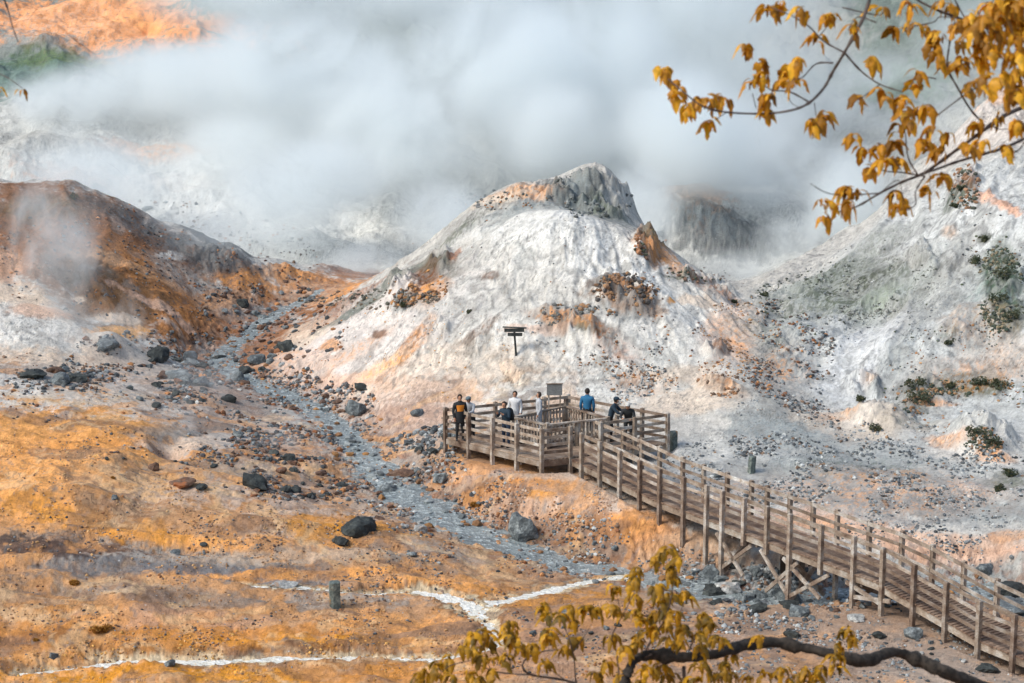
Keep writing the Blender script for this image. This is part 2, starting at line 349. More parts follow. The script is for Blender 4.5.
P( # the far wall
  (110,15,130,34,(.85,.36,.14),1.0), (60,22,70,26,PINK,.6,sp(.7)), (30,80,60,30,TEAL,.8), (60,60,50,12,(.12,.17,.07),.8,sp(.5,-.1)), (230,5,50,12,(.04,.12,.08),1), (520,20,60,40,DGREY,.6),(640,10,60,30,(.06,.12,.09),.7),
  (900,80,50,26,(.12,.18,.12),.8), (800,40,60,40,GREY,.7),
  (110,185,90,14,PINK,.45), (170,150,40,14,ORANGE,.8,sp(.5)), (125,150,30,10,PINK,.7), (190,195,120,40,WHITE,.7), (290,220,90,50,WHITE,.6), (60,140,70,14,GREY,.6), (700,190,30,22,ORANGE,.6), (730,225,70,34,DGREY,.85,sp(.4,-.2)),(700,215,50,14,BLUEG,.6,sp(.6)))
WARP = .8
P( # the valley floor, left plain
  (80,390,260,34,(.50,.46,.43),.9), (20,350,100,26,CREAM,.8), (20,395,110,20,WHITE,.6), (150,410,130,16,LGREY,.5), (120,400,90,14,DUST,.6,sp(.6)),
  (150,470,330,60,(.58,.34,.18),1.0), (60,450,120,40,YELL,.75,sp(.35,-.25)), (40,500,60,40,YELL,.7), (140,445,120,12,ORANGE,.5), (120,480,60,30,TAN,.6), (130,500,60,46,(.62,.42,.26),.7),
  (90,425,90,12,(.66,.34,.14),.7),(330,470,110,30,(.48,.38,.32),.8),(300,500,150,20,(.50,.40,.34),.8),(400,500,60,20,DUST,.5),
  (200,570,330,60,(.50,.28,.15),.9), (160,560,200,16,GREY,.85,rt_(4,speck=.4,cut=-.25)), (50,548,90,10,BROWN,.8,rt_(3)), (150,590,110,12,BLUEG,.6,sp(.5,-.05)), (90,575,120,10,TAN,.6,sp(.5)), (200,572,140,9,(.17,.17,.18),.85,rt_(3,speck=.4,cut=-.15)), (20,545,60,9,(.09,.06,.05),.9,rt_(5)), (60,600,120,7,(.3,.2,.14),.6), (290,605,50,7,(.2,.17,.15),.6,sp(.4)),
  (160,535,130,8,YELL,.9,rt_(9)), (90,520,90,10,AMBER,.6,rt_(10,speck=.3,cut=-.2)), (330,545,80,7,YELL,.8,rt_(2)),(300,535,60,6,CREAM,.5), (350,525,60,16,AMBER,.75,rt_(5,speck=.25,cut=-.2)), (300,558,100,12,DUST,.8), (390,575,90,8,TAN,.7),
  (300,575,140,5,YELL,.9), (400,580,70,5,YELL,.8,sp(.4)), (120,640,220,34,(.52,.25,.10),.9), (200,630,180,14,ORANGE,.7,sp(.4,-.1)), (330,640,140,10,AMBER,.8,sp(.5,-.05)), (400,625,80,10,YELL,.8,sp(.5,-.05)), (60,672,110,16,YELL,.7), (250,676,200,10,AMBER,.85), (420,676,120,12,ORANGE,.7),
  (180,616,100,12,PINK,.6), (360,600,80,12,GREY,.8,sp(.5,-.2)), (250,650,60,7,BROWN,.5), (300,646,40,6,BROWN,.6), (40,636,50,6,BROWN,.5), (100,622,24,8,YELL,.8,sp(.4)),(430,550,60,12,GREY,.7,rt_(8,speck=.5,cut=-.15)),(430,565,80,7,DGREY,.5,rt_(6,speck=.6)),
  (450,590,90,12,YELL,.8,sp(.5,-.1)), (540,600,70,14,AMBER,.75,sp(.5,-.1)), (560,640,110,30,(.50,.30,.19),.8), (590,670,100,20,GREY,.5,sp(.7)), (640,640,120,40,(.46,.30,.22),.7,sp(.3)), (800,660,160,30,(.48,.36,.29),.9), (950,670,100,20,(.52,.42,.35),.8),(700,610,50,12,GREY,.6,sp(.5)))
WARP = .45
P( # along the stream
  (300,350,120,40,(.30,.22,.17),.7,sp(.3,-.3)), (240,395,80,26,(.30,.22,.18),.8,sp(.4,-.2)), (280,430,90,26,(.38,.28,.23),.9,sp(.3)), (330,440,60,18,ORANGE,.7,sp(.8,.0)), (240,350,60,26,RUST,.9,sp(.6,-.2)), (260,370,60,16,ORANGE,.8,sp(.7,0)), (300,385,70,9,ORANGE,.8,rt_(18,speck=.6,cut=-.1)),
  (400,455,50,14,ORANGE,.6,sp(.8)), (330,290,60,12,ORANGE,.95,sp(.4,-.2)), (290,268,60,10,ORANGE,.7,sp(.4)), (360,272,40,9,RUST,.8,sp(.4)), (410,480,30,12,CREAM,.5), (370,470,50,14,CREAM,.4), (300,452,60,14,ORANGE,.5,sp(.7)),
  (200,440,60,10,WHITE,.5), (170,432,40,10,BLUEG,.5),(300,410,50,10,GREY,.7,sp(.5)), (230,470,70,10,GREY,.6,sp(.6)), (300,480,60,8,DGREY,.6,sp(.7)))
P( # left rusty hill
  (120,260,210,60,(.29,.13,.06),1.0,rt_(15)), (140,235,120,30,(.14,.09,.07),.7,rt_(20,speck=.6,cut=0)), (200,270,90,20,BROWN,.7,rt_(25,speck=.6,cut=0)), (60,215,110,40,(.22,.11,.06),.8,sp(.5,-.2,rot=10)), (160,290,100,40,ORANGE,.5,sp(.6,0,rot=30)), (180,245,110,14,DGREY,.75,rt_(24,speck=.5,cut=-.2)), (90,280,50,20,BROWN,.8,sp(.3,-.2)), (200,290,60,16,GREY,.7,rt_(25,speck=.5,cut=-.1)),
  (110,300,60,26,(.22,.12,.06),.9,sp(.4,-.2)), (80,265,40,20,(.09,.09,.075),.6), (250,280,40,12,ORANGE,.8,sp(.5,-.1)), (160,305,70,5,PINK,.9,rt_(38)), (120,262,60,5,(.6,.35,.2),.6,rt_(25)), (225,300,40,10,ORANGE,.6,sp(.6)), (40,210,50,14,MOSS,.6,sp(.6)),
  (0,265,20,16,ORANGE,.7,sp(.6)), (10,300,50,30,CREAM,1), (20,325,60,26,WHITE,.8), (5,270,14,20,PINK,.7), (40,310,30,8,PINK,.7), (120,332,28,6,(.80,.42,.16),.85), (78,300,8,4,CREAM,.9), (112,318,28,6,CREAM,.9), (60,180,40,7,ORANGE,.7), (90,186,20,5,PINK,.6), (170,255,14,5,WHITE,.8,sp(.5)),(215,240,40,5,DGREY,.8,rt_(22)))
P( # the cone
  (560,320,260,110,(.60,.575,.535),1.0,dict(warp=.2)), (370,330,110,50,(.66,.60,.56),.9,rt_(-30)), (580,240,120,40,(.66,.645,.615),.9), (440,370,110,26,CREAM,.6), (400,400,90,26,PINK,.5), (410,420,60,20,(.5,.33,.25),.7), (300,360,40,20,PINK,.6,sp(.4)), (340,385,50,12,PINK,.7),(310,330,30,12,CREAM,.8,rt_(-30)),
  (415,340,34,8,ORANGE,.8,rt_(-52,speck=.6,cut=-.1)), (385,365,30,6,YELL,.7,rt_(-30,speck=.8,cut=0)), (360,350,40,8,ORANGE,.5,rt_(-35,speck=.8)), (330,345,10,8,ORANGE,.7), (380,335,8,5,BROWN,.8),
  (440,268,20,15,(.2,.19,.17),.9,sp(.4,-.1)), (405,292,18,16,(.22,.22,.21),.95,sp(.3,-.2)), (430,290,20,16,ORANGE,.95,sp(.4,-.15)), (425,275,14,13,BROWN,1,sp(.4,-.1)), (420,295,10,8,BROWN,.9,sp(.5)), (400,300,12,12,BLUEG,.8,sp(.4)), (455,305,14,10,GREY,.6,sp(.5)), (455,255,8,6,RUST,.8,sp(.3)), (490,275,9,6,BROWN,.8,sp(.4)), (430,262,24,8,MOSS,.6,sp(.6)),
  (370,300,64,7,(.16,.17,.15),.95,rt_(-34,speck=.45,cut=-.15)), (395,285,40,5,MOSS,.8,rt_(-34,speck=.6)), (350,300,60,5,RUST,.6,rt_(-34,speck=.7,cut=0)), (470,215,60,8,GREY,.8,rt_(-25,speck=.5,cut=-.1)), (500,195,30,10,CREAM,.7), (530,190,36,10,ORANGE,.7,sp(.6)), (515,205,50,6,BLUEG,.7,sp(.5)), (460,230,40,6,MOSS,.7,rt_(-35,speck=.8)),
  (592,195,42,24,(.22,.235,.23),.95,dict(speck=.35,cut=-.2,rot=20)), (600,205,34,18,MOSS,.8,sp(.7,-.05)), (590,190,30,16,DGREY,.7,sp(.6,0)), (618,185,16,20,LGREY,.6), (545,205,60,5,BLUEG,.8,sp(.4)), (575,185,14,10,BLUEG,.7,sp(.5)),(570,212,40,5,WHITE,.6),
  (650,240,18,17,(.38,.19,.09),1,sp(.3,-.2)), (645,232,10,8,BROWN,.8,sp(.5)), (655,232,14,6,MOSS,.8,sp(.4)), (670,255,18,8,ORANGE,.8,sp(.6,0,rot=30)), (690,272,30,5,MOSS,.8,rt_(33,speck=.5,cut=-.1)), (715,287,30,5,RUST,.7,rt_(33,speck=.7,cut=0)),
  (625,290,34,17,(.32,.17,.09),1,sp(.3,-.25)), (612,282,22,11,DGREY,.9,sp(.4,-.1)), (640,298,20,10,GREY,.7,sp(.5)), (620,310,44,14,GREY,.6,sp(.5)), (580,318,48,14,(.2,.21,.2),.9,rt_(20,speck=.4,cut=-.15)), (590,322,34,11,MOSS,.8,sp(.6)), (560,310,34,9,DGREY,.7,sp(.6)), (570,315,44,8,ORANGE,.7,sp(.8,.05,rot=20)), (615,345,40,14,RUST,.8,rt_(45,speck=.7,cut=.02)), (640,385,30,14,ORANGE,.8,sp(.75,.0)), (640,385,26,14,BLUEG,.6,sp(.8,.05)),
  (545,330,40,6,PINK,.5), (480,345,16,16,GREY,.6,sp(.5)), (520,300,60,12,GREY,.35,sp(.7)), (480,330,26,5,BROWN,.7,rt_(-40,speck=.5)), (500,380,14,3,GREY,.7,sp(.5)), (450,300,40,30,LGREY,.5), (560,235,60,12,LGREY,.4,sp(.5)),
  (735,330,30,40,PINK,.6,sp(.6,-.05,rot=40)), (740,345,40,14,ORANGE,.6,rt_(45,speck=.7,cut=0)), (720,345,10,9,BROWN,.9,sp(.4)), (770,350,40,20,GREY,.6,rt_(50,speck=.6)), (725,385,30,9,ORANGE,.8,rt_(25,speck=.5,cut=-.1)), (718,382,12,8,BROWN,.9,sp(.4)), (690,375,40,12,CREAM,.6), (700,300,20,8,CREAM,.7), (760,330,40,12,MOSS,.6,sp(.8,.05)),
  (672,300,4,3,AMBER,.9), (660,350,60,14,LGREY,.6), (700,400,70,16,CREAM,.6), (565,390,80,10,WHITE,.6))
P( # the gully and the flat behind the walk
  (790,360,34,80,(.33,.33,.31),.9,sp(.3)), (775,425,50,40,(.34,.35,.34),.8,sp(.4)), (795,330,40,40,MOSS,.7,sp(.75,.0)), (790,370,30,30,ORANGE,.7,sp(.85,.1)), (790,400,40,30,GREY,.8,sp(.5)), (850,480,200,44,(.38,.385,.38),.95), (830,450,120,30,BLUEG,.6,sp(.6)), (900,500,150,20,GREY,.7,sp(.6,-.05)), (960,510,120,14,BLUEG,.7,sp(.6)), (780,430,60,18,BLUEG,.6,sp(.7)), (870,470,120,14,MOSS,.5,sp(.85,.1)), (870,490,160,30,ORANGE,.5,sp(.8,.08)),
  (720,450,70,14,LGREY,.7), (760,475,70,10,GREY,.6,sp(.5)), (900,540,140,14,(.60,.42,.32),.9,rt_(8)), (960,560,90,12,PINK,.7,rt_(10)), (820,520,100,10,PINK,.5,rt_(12)), (1012,535,18,6,ORANGE,.6,sp(.4)), (980,575,60,10,GREY,.6), (790,525,70,12,ORANGE,.4,sp(.6)))
P( # right ridge
  (950,300,180,150,(.47,.475,.465),1.0,dict(warp=.15)), (850,290,80,34,(.40,.42,.40),.9,rt_(-20)), (820,300,70,26,MOSS,.75,sp(.75,.0)), (880,270,60,20,GREY,.6,sp(.6,-.05,rot=-35)), (870,290,80,40,MOSS,.7,sp(.85,.05)), (930,230,60,30,(.55,.55,.54),.5), (1000,200,50,50,(.58,.58,.57),.6), (985,120,60,30,(.56,.5,.46),.8), (1000,90,40,14,PINK,.5),
  (960,190,12,26,MOSS,.9,rt_(30,speck=.5,cut=-.1)), (965,180,14,16,RUST,.6,rt_(30,speck=.7,cut=0)), (995,200,24,5,(.75,.42,.28),.8,rt_(25)), (915,255,12,14,GREY,.8,sp(.4)), (950,230,10,10,TAN,.6,sp(.5)), (880,300,22,12,(.27,.30,.25),.8,rt_(-30,speck=.4,cut=-.1)), (915,300,30,8,GREY,.6,rt_(-50,speck=.5)), (895,320,14,20,GREY,.6,rt_(30,speck=.5)),
  (1000,275,20,30,MOSS,1,sp(.5,-.1)), (1010,310,18,24,MOSS,1,sp(.5,-.05)), (995,290,30,50,TEAL,.5,sp(.8,.1)), (985,240,8,6,MOSS,.9,sp(.4)), (950,330,14,12,MOSS,.6,sp(.7)), (970,385,44,14,MOSS,.95,sp(.6,-.03)), (965,375,50,18,ORANGE,.5,sp(.85,.08)), (1010,360,30,20,TAN,.5,sp(.6)),
  (920,393,18,18,MOSS,.9,sp(.5,-.1)), (918,395,26,24,GREY,.6), (895,420,50,18,(.42,.38,.34),.7,sp(.4)), (905,418,34,12,MOSS,.5,sp(.7)), (935,405,24,7,ORANGE,.6,sp(.6)), (860,383,16,8,DGREY,.6,sp(.4)), (870,375,10,8,TAN,.8), (870,250,60,14,MOSS,.5,rt_(-35,speck=.7)), (940,270,30,40,(.2,.21,.19),.6,rt_(30,speck=.75,cut=.05)), (980,330,40,30,TAN,.5,sp(.7,.05)), (900,370,60,20,GREY,.5,sp(.6)), (985,435,24,10,MOSS,.95,sp(.3,-.2)), (975,450,50,22,(.60,.56,.52),.7), (995,455,20,12,ORANGE,.8,sp(.5)), (950,440,24,8,ORANGE,.6,sp(.5)), (960,470,50,8,LGREY,.6), (1010,480,20,10,MOSS,.7,sp(.6)), (850,420,60,20,CREAM,.4), (860,350,60,26,(.64,.64,.64),.7,rt_(-50)), (935,300,14,60,GREY,.5,rt_(35,speck=.6)), (965,240,12,50,GREY,.5,rt_(30,speck=.6)), (900,350,14,40,BLUEG,.4,rt_(40,speck=.6)), (840,415,26,8,ORANGE,.5,sp(.7)))
P( # bank between stream and walk
  (520,500,120,26,(.58,.36,.24),1.0,rt_(12)), (590,520,90,22,(.60,.35,.21),.9,rt_(12)), (650,530,60,22,ORANGE,.7,rt_(15)), (600,505,90,10,LGREY,.4,rt_(14,speck=.5)), (640,520,50,14,YELL,.6,sp(.6,-.05)), (475,502,12,7,YELL,1.0,dict(warp=.2)), (540,495,16,6,AMBER,.7,sp(.3)), (460,470,60,14,(.52,.36,.28),.8), (700,545,50,20,(.50,.33,.22),.8), (520,480,60,8,ORANGE,.6,sp(.7,0)), (440,440,50,10,(.46,.36,.30),.7), (560,475,60,6,LGREY,.4),(690,520,60,10,BROWN,.4),
  (850,620,160,24,(.30,.22,.17),.85,sp(.3,-.2)), (900,660,170,30,(.30,.235,.19),.8,sp(.35,-.1)), (760,600,80,24,(.17,.15,.14),.85,sp(.3,-.2)), (700,660,160,30,(.33,.21,.14),.7,sp(.4,-.1)), (870,600,120,10,(.18,.16,.15),.7), (560,650,110,30,(.36,.2,.12),.5,sp(.5,0)), (820,560,100,10,TAN,.6))  # dark brown ground below the walk, with its shadow partly painted in
# the stream's own bed and banks
gw = wet*smooth(-.5, .3, NM+.6*NF+.25); k = (gw*.55)[...,None]; C_ = C_*(1-k)+np.array(BLUEG)*k
k = (wet*smooth(.0, .35, fbm(X_*2.3, Y_*2.3, 3, 120))*.6)[...,None]; C_ = C_*(1-k)+np.array(RUST)*k
k = (smooth(0,.35,wetw)*.75)[...,None]; C_ = C_*(1-k)+np.array((.30,.16,.08))*k
k = (smooth(.45,.8,wetw+.25*NF)*.9)[...,None]; C_ = C_*(1-k)+np.array((.68,.56,.40))*k
C_ *= (1-.34*np.clip(GUL,0,1)*smooth(-.35,.25,NB+.3))[...,None]  # runnel floors on cone and ridge: shade painted in as darker colour
# crusts and drainage on the flats
fgm = smooth(80, 74, Y_)*smooth(5, 0, X_-(76-Y_)*.25)
u1 = X_+1.6*fbm(X_*.35, Y_*.35, 3, 201); u2 = Y_+1.6*fbm(X_*.35, Y_*.35, 3, 202)
bl_ = smooth(.16, .26, fbm(u1*.33, u2*.42, 4, 203))*fgm; bl2 = smooth(.20, .28, fbm(u1*.55+9, u2*.6, 4, 204))*fgm; ve = smooth(.62, .80, ridged(u1*.30, u2*.42, 4, 205))*fgm*smooth(-.1,.3,fbm(X_*.2,Y_*.2,2,206)+.2)
C_ = C_*(1-.55*bl_[...,None])+np.array((.19,.125,.095))*.55*bl_[...,None]
C_ = C_*(1-.5*bl2[...,None])+np.array((.62,.31,.13))*.5*bl2[...,None]
C_ = C_*(1-.45*ve[...,None])+np.array((.72,.52,.33))*.45*ve[...,None]
lm = C_.mean(-1, keepdims=True); C_ = np.clip(lm+(C_-lm)*(1.0+.15*np.maximum(fgm, smooth(100,96,Y_)*.6)[...,None]), .012, .86)*(1-.10*fgm[...,None])
# cracks and washed lines on the steep clay
cr = smooth(.50, .80, ridged((X_*.8+NB)*1.6, (Y_*.5+NM*.3)*1.1, 3, 151))*steep*smooth(72,76,Y_)*smooth(112,104,Y_); C_ *= (1-.38*cr)[...,None]
cr = smooth(.15, .5, fbm(X_*.9, Y_*.7, 4, 153))*smooth(-.3,.2,NB)*steep*smooth(74,78,Y_); C_ = C_*(1-.35*cr[...,None])+np.array((.30,.31,.30))*.35*cr[...,None]
# grain: small-scale lightness change, streaks along the slopes
NA = smooth(175, 120, Y_)
CLAY = steep*smooth(74,78,Y_)
C_ *= (1+(.22-.10*CLAY)*NM+(.20-.07*CLAY)*NF*NA+.20*(NV-.5)*NA+.12*NB)[...,None]
st = ridged((X_*.9+NB*.4)*1.3, Y_*.25, 3, 131)
C_ *= (1+(steep*.10*st))[...,None]
C_ = np.clip(C_, .015, .86)
# grey gravelly specks wherever the ground is not clean clay
lum = C_.mean(-1)
spk = smooth(.42, .60, fbm(X_*3.1, Y_*3.1, 3, 141)+.25*NV)*smooth(-.2,.4,fbm(X_*.3,Y_*.3,3,142)+.1)
C_ = C_*(1-(spk*.5)[...,None])+(np.array(DGREY)*1.3)*(spk*.5)[...,None]

sv = rng.rand(*Z_.shape); m3 = smooth(-.15, .5, fbm(X_*.5, Y_*.5, 3, 161)+.2*wet)*NA
k = ((sv > .90)*m3*.62)[...,None]; C_ = C_*(1-k)+C_*np.array((.28,.29,.30))*k
k = ((sv < .05)*m3*.5)[...,None]; C_ = np.clip(C_*(1+.7*k), 0, .85)
# ------------------------------------------------------------------ object helpers
def tag(o, label=None, cat=None, group=None, kind=None):
    if label: o['label'] = label
    if cat: o['category'] = cat
    if group: o['group'] = group
    if kind: o['kind'] = kind
    return o
def empty(name, loc=(0,0,0), rz=0):
    o = bpy.data.objects.new(name, None); COL.objects.link(o); o.location = loc; o.rotation_euler = (0,0,rz); return o
class MB:
    def __init__(s): s.v = []; s.f = []
    def add(s, vs_, fs):
        n0 = len(s.v); s.v += [tuple(p) for p in vs_]; s.f += [tuple(i+n0 for i in f) for f in fs]; return s
    def box(s, c, sx, sy, sz, rz=0):
        c = Vector(c); m = Matrix.Rotation(rz, 3, 'Z'); q = []
        for z in (-1,1):
            for x, y in ((-1,-1),(1,-1),(1,1),(-1,1)): q.append(c+m@Vector((x*sx/2, y*sy/2, z*sz/2)))
        return s.add(q, [(3,2,1,0),(4,5,6,7),(0,1,5,4),(1,2,6,5),(2,3,7,6),(3,0,4,7)])
    def beam(s, a, b, wd, ht, up=(0,0,1)):
        "bar from a to b, wd across, ht along up"
        a = Vector(a); b = Vector(b); d = (b-a).normalized(); sd_ = d.cross(Vector(up)).normalized(); u = sd_.cross(d).normalized(); q = []
        for p in (a, b):
            for x, y in ((-1,-1),(1,-1),(1,1),(-1,1)): q.append(p+sd_*x*wd/2+u*y*ht/2)
        return s.add(q, [(0,1,2,3),(7,6,5,4),(1,0,4,5),(2,1,5,6),(3,2,6,7),(0,3,7,4)])
    def tube(s, pts, rad, n=6):
        pts = [Vector(p) for p in pts]; rings = []
        for i, p in enumerate(pts):
            d = (pts[min(i+1,len(pts)-1)]-pts[max(i-1,0)]).normalized(); a = d.cross(Vector((.3,.2,1))).normalized(); b = d.cross(a)
            r = rad[i] if hasattr(rad, '__len__') else rad
            rings.append([p+(a*math.cos(t*2*math.pi/n)+b*math.sin(t*2*math.pi/n))*r for t in range(n)])
        v = [q for r in rings for q in r]; f = []
        for i in range(len(rings)-1):
            for t in range(n): f.append((i*n+t, i*n+(t+1)%n, (i+1)*n+(t+1)%n, (i+1)*n+t))
        f.append(tuple(range(n))[::-1]); f.append(tuple(range((len(rings)-1)*n, len(rings)*n)))
        return s.add(v, f)
    def build(s, name, mat, parent=None, smooth_=False, origin=None):
        me = bpy.data.meshes.new(name)
        v = s.v
        if origin is not None: o_ = Vector(origin); v = [tuple(Vector(p)-o_) for p in v]
        me.from_pydata(v, [], s.f); me.validate(); me.update()
        if smooth_: me.polygons.foreach_set('use_smooth', [True]*len(me.polygons))
        if mat: me.materials.append(mat)
        o = bpy.data.objects.new(name, me); COL.objects.link(o)
        if parent: o.parent = parent
        if origin is not None: o.location = origin
        return o
def np_mesh(name, V, Fq, mat, smooth_=True, col=None):
    me = bpy.data.meshes.new(name); k = Fq.shape[1]
    me.vertices.add(len(V)); me.vertices.foreach_set('co', np.ascontiguousarray(V, dtype=np.float32).ravel())
    me.loops.add(Fq.size); me.loops.foreach_set('vertex_index', np.ascontiguousarray(Fq, dtype=np.int32).ravel())
    me.polygons.add(len(Fq)); me.polygons.foreach_set('loop_start', np.arange(0, Fq.size, k, dtype=np.int32)); me.polygons.foreach_set('loop_total', np.full(len(Fq), k, dtype=np.int32))
    me.polygons.foreach_set('use_smooth', np.full(len(Fq), smooth_))
    me.update(calc_edges=True)
    if col is not None:
        at_ = me.color_attributes.new('Col', 'FLOAT_COLOR', 'POINT')
        cc = np.ones((len(V), 4), dtype=np.float32); cc[:,:3] = col; at_.data.foreach_set('color', cc.ravel())
    me.materials.append(mat); o = bpy.data.objects.new(name, me); COL.objects.link(o); return o

# ------------------------------------------------------------------ materials
def newmat(name):
    m = bpy.data.materials.new(name); m.use_nodes = True; t = m.node_tree; t.nodes.clear()
    o = t.nodes.new('ShaderNodeOutputMaterial'); b = t.nodes.new('ShaderNodeBsdfPrincipled'); t.links.new(b.outputs[0], o.inputs[0])
    return m, t, b, o
def N(t, typ, **kw):
    n = t.nodes.new(typ)
    for k, v in kw.items():
        if hasattr(n, k): setattr(n, k, v)
        else: n.inputs[k.replace('_', ' ')].default_value = v
    return n
def noise_node(t, scale, detail=4, rough=.55, vec=None, stretch=None):
    n = t.nodes.new('ShaderNodeTexNoise'); n.inputs['Scale'].default_value = scale; n.inputs['Detail'].default_value = detail; n.inputs['Roughness'].default_value = rough
    if vec is not None:
        if stretch:
            mp = t.nodes.new('ShaderNodeMapping'); mp.inputs['Scale'].default_value = stretch; t.links.new(vec, mp.inputs[0]); vec = mp.outputs[0]
        t.links.new(vec, n.inputs['Vector'])
    return n
def ramp(t, fac, stops):
    r = t.nodes.new('ShaderNodeValToRGB'); t.links.new(fac, r.inputs[0]); e = r.color_ramp.elements
    while len(e) < len(stops): e.new(.5)
    for i, (p, c) in enumerate(stops): e[i].position = p; e[i].color = tuple(c)+(1,) if len(c) == 3 else c
    return r
def mixc(t, typ, fac, a, b):
    m = t.nodes.new('ShaderNodeMix'); m.data_type = 'RGBA'; m.blend_type = typ
    for s, v in ((0, fac), (6, a), (7, b)):
        if isinstance(v, (int, float)): m.inputs[s].default_value = v
        elif isinstance(v, tuple): m.inputs[s].default_value = v+(1,)
        else: t.links.new(v, m.inputs[s])
    return m.outputs[2]
def bump(t, b, h, strength, dist):
    n = t.nodes.new('ShaderNodeBump'); n.inputs['Strength'].default_value = strength; n.inputs['Distance'].default_value = dist
    t.links.new(h, n.inputs['Height']); t.links.new(n.outputs[0], b.inputs['Normal']); return n

def mat_ground():
    m, t, b, o = newmat('mineral_ground'); g = t.nodes.new('ShaderNodeNewGeometry'); pos = g.outputs['Position']
    a = t.nodes.new('ShaderNodeVertexColor'); a.layer_name = 'Col'
    n1 = noise_node(t, 2.2, 8, .68, pos); n2 = noise_node(t, 11, 6, .7, pos)
    v = t.nodes.new('ShaderNodeTexVoronoi'); v.inputs['Scale'].default_value = 4.5; t.links.new(pos, v.inputs['Vector'])
    c = mixc(t, 'MULTIPLY', .85, a.outputs[0], ramp(t, n1.outputs[0], [(.28,(.78,.76,.74)),(.5,(1,1,1)),(.74,(1.12,1.11,1.09))]).outputs[0])
    c = mixc(t, 'MULTIPLY', .9, c, ramp(t, n2.outputs[0], [(.30,(.55,.53,.52)),(.47,(1,1,1)),(.75,(1.15,1.15,1.15))]).outputs[0])
    peb = ramp(t, v.outputs['Distance'], [(.10,(1,1,1)),(.17,(0,0,0))])
    msk = t.nodes.new('ShaderNodeMath'); msk.operation = 'MULTIPLY'
    n3 = noise_node(t, .9, 3, .6, pos); r3 = ramp(t, n3.outputs[0], [(.48,(0,0,0)),(.62,(.8,.8,.8))])
    t.links.new(peb.outputs[0], msk.inputs[0]); t.links.new(r3.outputs[0], msk.inputs[1])
    pc = ramp(t, v.outputs['Color'], [(.2,(.06,.065,.07)),(.5,(.25,.2,.17)),(.8,(.5,.5,.5))])
    c = mixc(t, 'MIX', msk.outputs[0], c, pc.outputs[0])
    t.links.new(c, b.inputs['Base Color']); b.inputs['Roughness'].default_value = .93; b.inputs['Specular IOR Level'].default_value = .2
    ad = t.nodes.new('ShaderNodeMath'); ad.operation = 'ADD'; t.links.new(n1.outputs[0], ad.inputs[0]); 
    ml = t.nodes.new('ShaderNodeMath'); ml.operation = 'MULTIPLY'; ml.inputs[1].default_value = .45; t.links.new(n2.outputs[0], ml.inputs[0]); t.links.new(ml.outputs[0], ad.inputs[1])
    bump(t, b, ad.outputs[0], .8, .10); return m
def mat_water(name, col, rough, col2):
    m, t, b, o = newmat(name); g = t.nodes.new('ShaderNodeNewGeometry'); pos = g.outputs['Position']
    n = noise_node(t, 1.1, 6, .65, pos); n2 = noise_node(t, 5, 4, .6, pos)
    c = ramp(t, n.outputs[0], [(.35, col), (.62, col2)])
    f = ramp(t, n2.outputs[0], [(.54,(0,0,0)),(.68,(1,1,1))])
    c2 = mixc(t, 'MIX', f.outputs[0], c.outputs[0], tuple(min(1,x*1.7+.05) for x in col2))
    t.links.new(c2, b.inputs['Base Color']); b.inputs['Roughness'].default_value = rough
    bump(t, b, n2.outputs[0], .9, .16); return m
def mat_wood(name, dark, lightc, warm, sc_=1.0):
    m, t, b, o = newmat(name); g = t.nodes.new('ShaderNodeNewGeometry'); pos = g.outputs['Position']; oi = t.nodes.new('ShaderNodeObjectInfo')
    n1 = noise_node(t, 1.7*sc_, 5, .65, pos); n2 = noise_node(t, 9*sc_, 5, .7, pos, (1,1,3)); 
    c = ramp(t, n1.outputs[0], [(.30, dark), (.5, warm), (.68, lightc)])
    c2 = mixc(t, 'MULTIPLY', .8, c.outputs[0], ramp(t, n2.outputs[0], [(.3,(.5,.5,.5)),(.6,(1.1,1.1,1.1))]).outputs[0])
    c3 = mixc(t, 'MULTIPLY', .8, c2, ramp(t, oi.outputs['Random'], [(0,(.55,.44,.38)),(.45,(.95,.93,.9)),(1,(1.35,1.38,1.42))]).outputs[0])
    r = t.nodes.new('ShaderNodeNewGeometry')
    rr = ramp(t, r.outputs['Random Per Island'], [(0,(.72,.7,.68)),(1,(1.2,1.2,1.2))]); c4 = mixc(t, 'MULTIPLY', .8, c3, rr.outputs[0])
    t.links.new(c4, b.inputs['Base Color']); b.inputs['Roughness'].default_value = .85; bump(t, b, n2.outputs[0], .5, .02); return m
def mat_rock(name, base, spot, moss=None):
    m, t, b, o = newmat(name); tc = t.nodes.new('ShaderNodeTexCoord'); g = t.nodes.new('ShaderNodeNewGeometry'); oi = t.nodes.new('ShaderNodeObjectInfo')
    n1 = noise_node(t, 3.5, 6, .65, g.outputs['Position']); n2 = noise_node(t, 14, 5, .7, g.outputs['Position'])
    c = ramp(t, n1.outputs[0], [(.32, tuple(x*.55 for x in base)), (.5, base), (.66, spot)])
    c2 = mixc(t, 'MULTIPLY', .8, c.outputs[0], ramp(t, n2.outputs[0], [(.3,(.5,.5,.5)),(.62,(1.15,1.15,1.15))]).outputs[0])
    if moss:
        k = ramp(t, noise_node(t, 2.1, 4, .6, g.outputs['Position']).outputs[0], [(.55,(0,0,0)),(.68,(1,1,1))]); c2 = mixc(t, 'MIX', k.outputs[0], c2, moss)
    c3 = mixc(t, 'MULTIPLY', .7, c2, ramp(t, oi.outputs['Random'], [(0,(.7,.7,.7)),(1,(1.3,1.25,1.2))]).outputs[0])
    t.links.new(c3, b.inputs['Base Color']); b.inputs['Roughness'].default_value = .82; bump(t, b, n2.outputs[0], .6, .06); return m
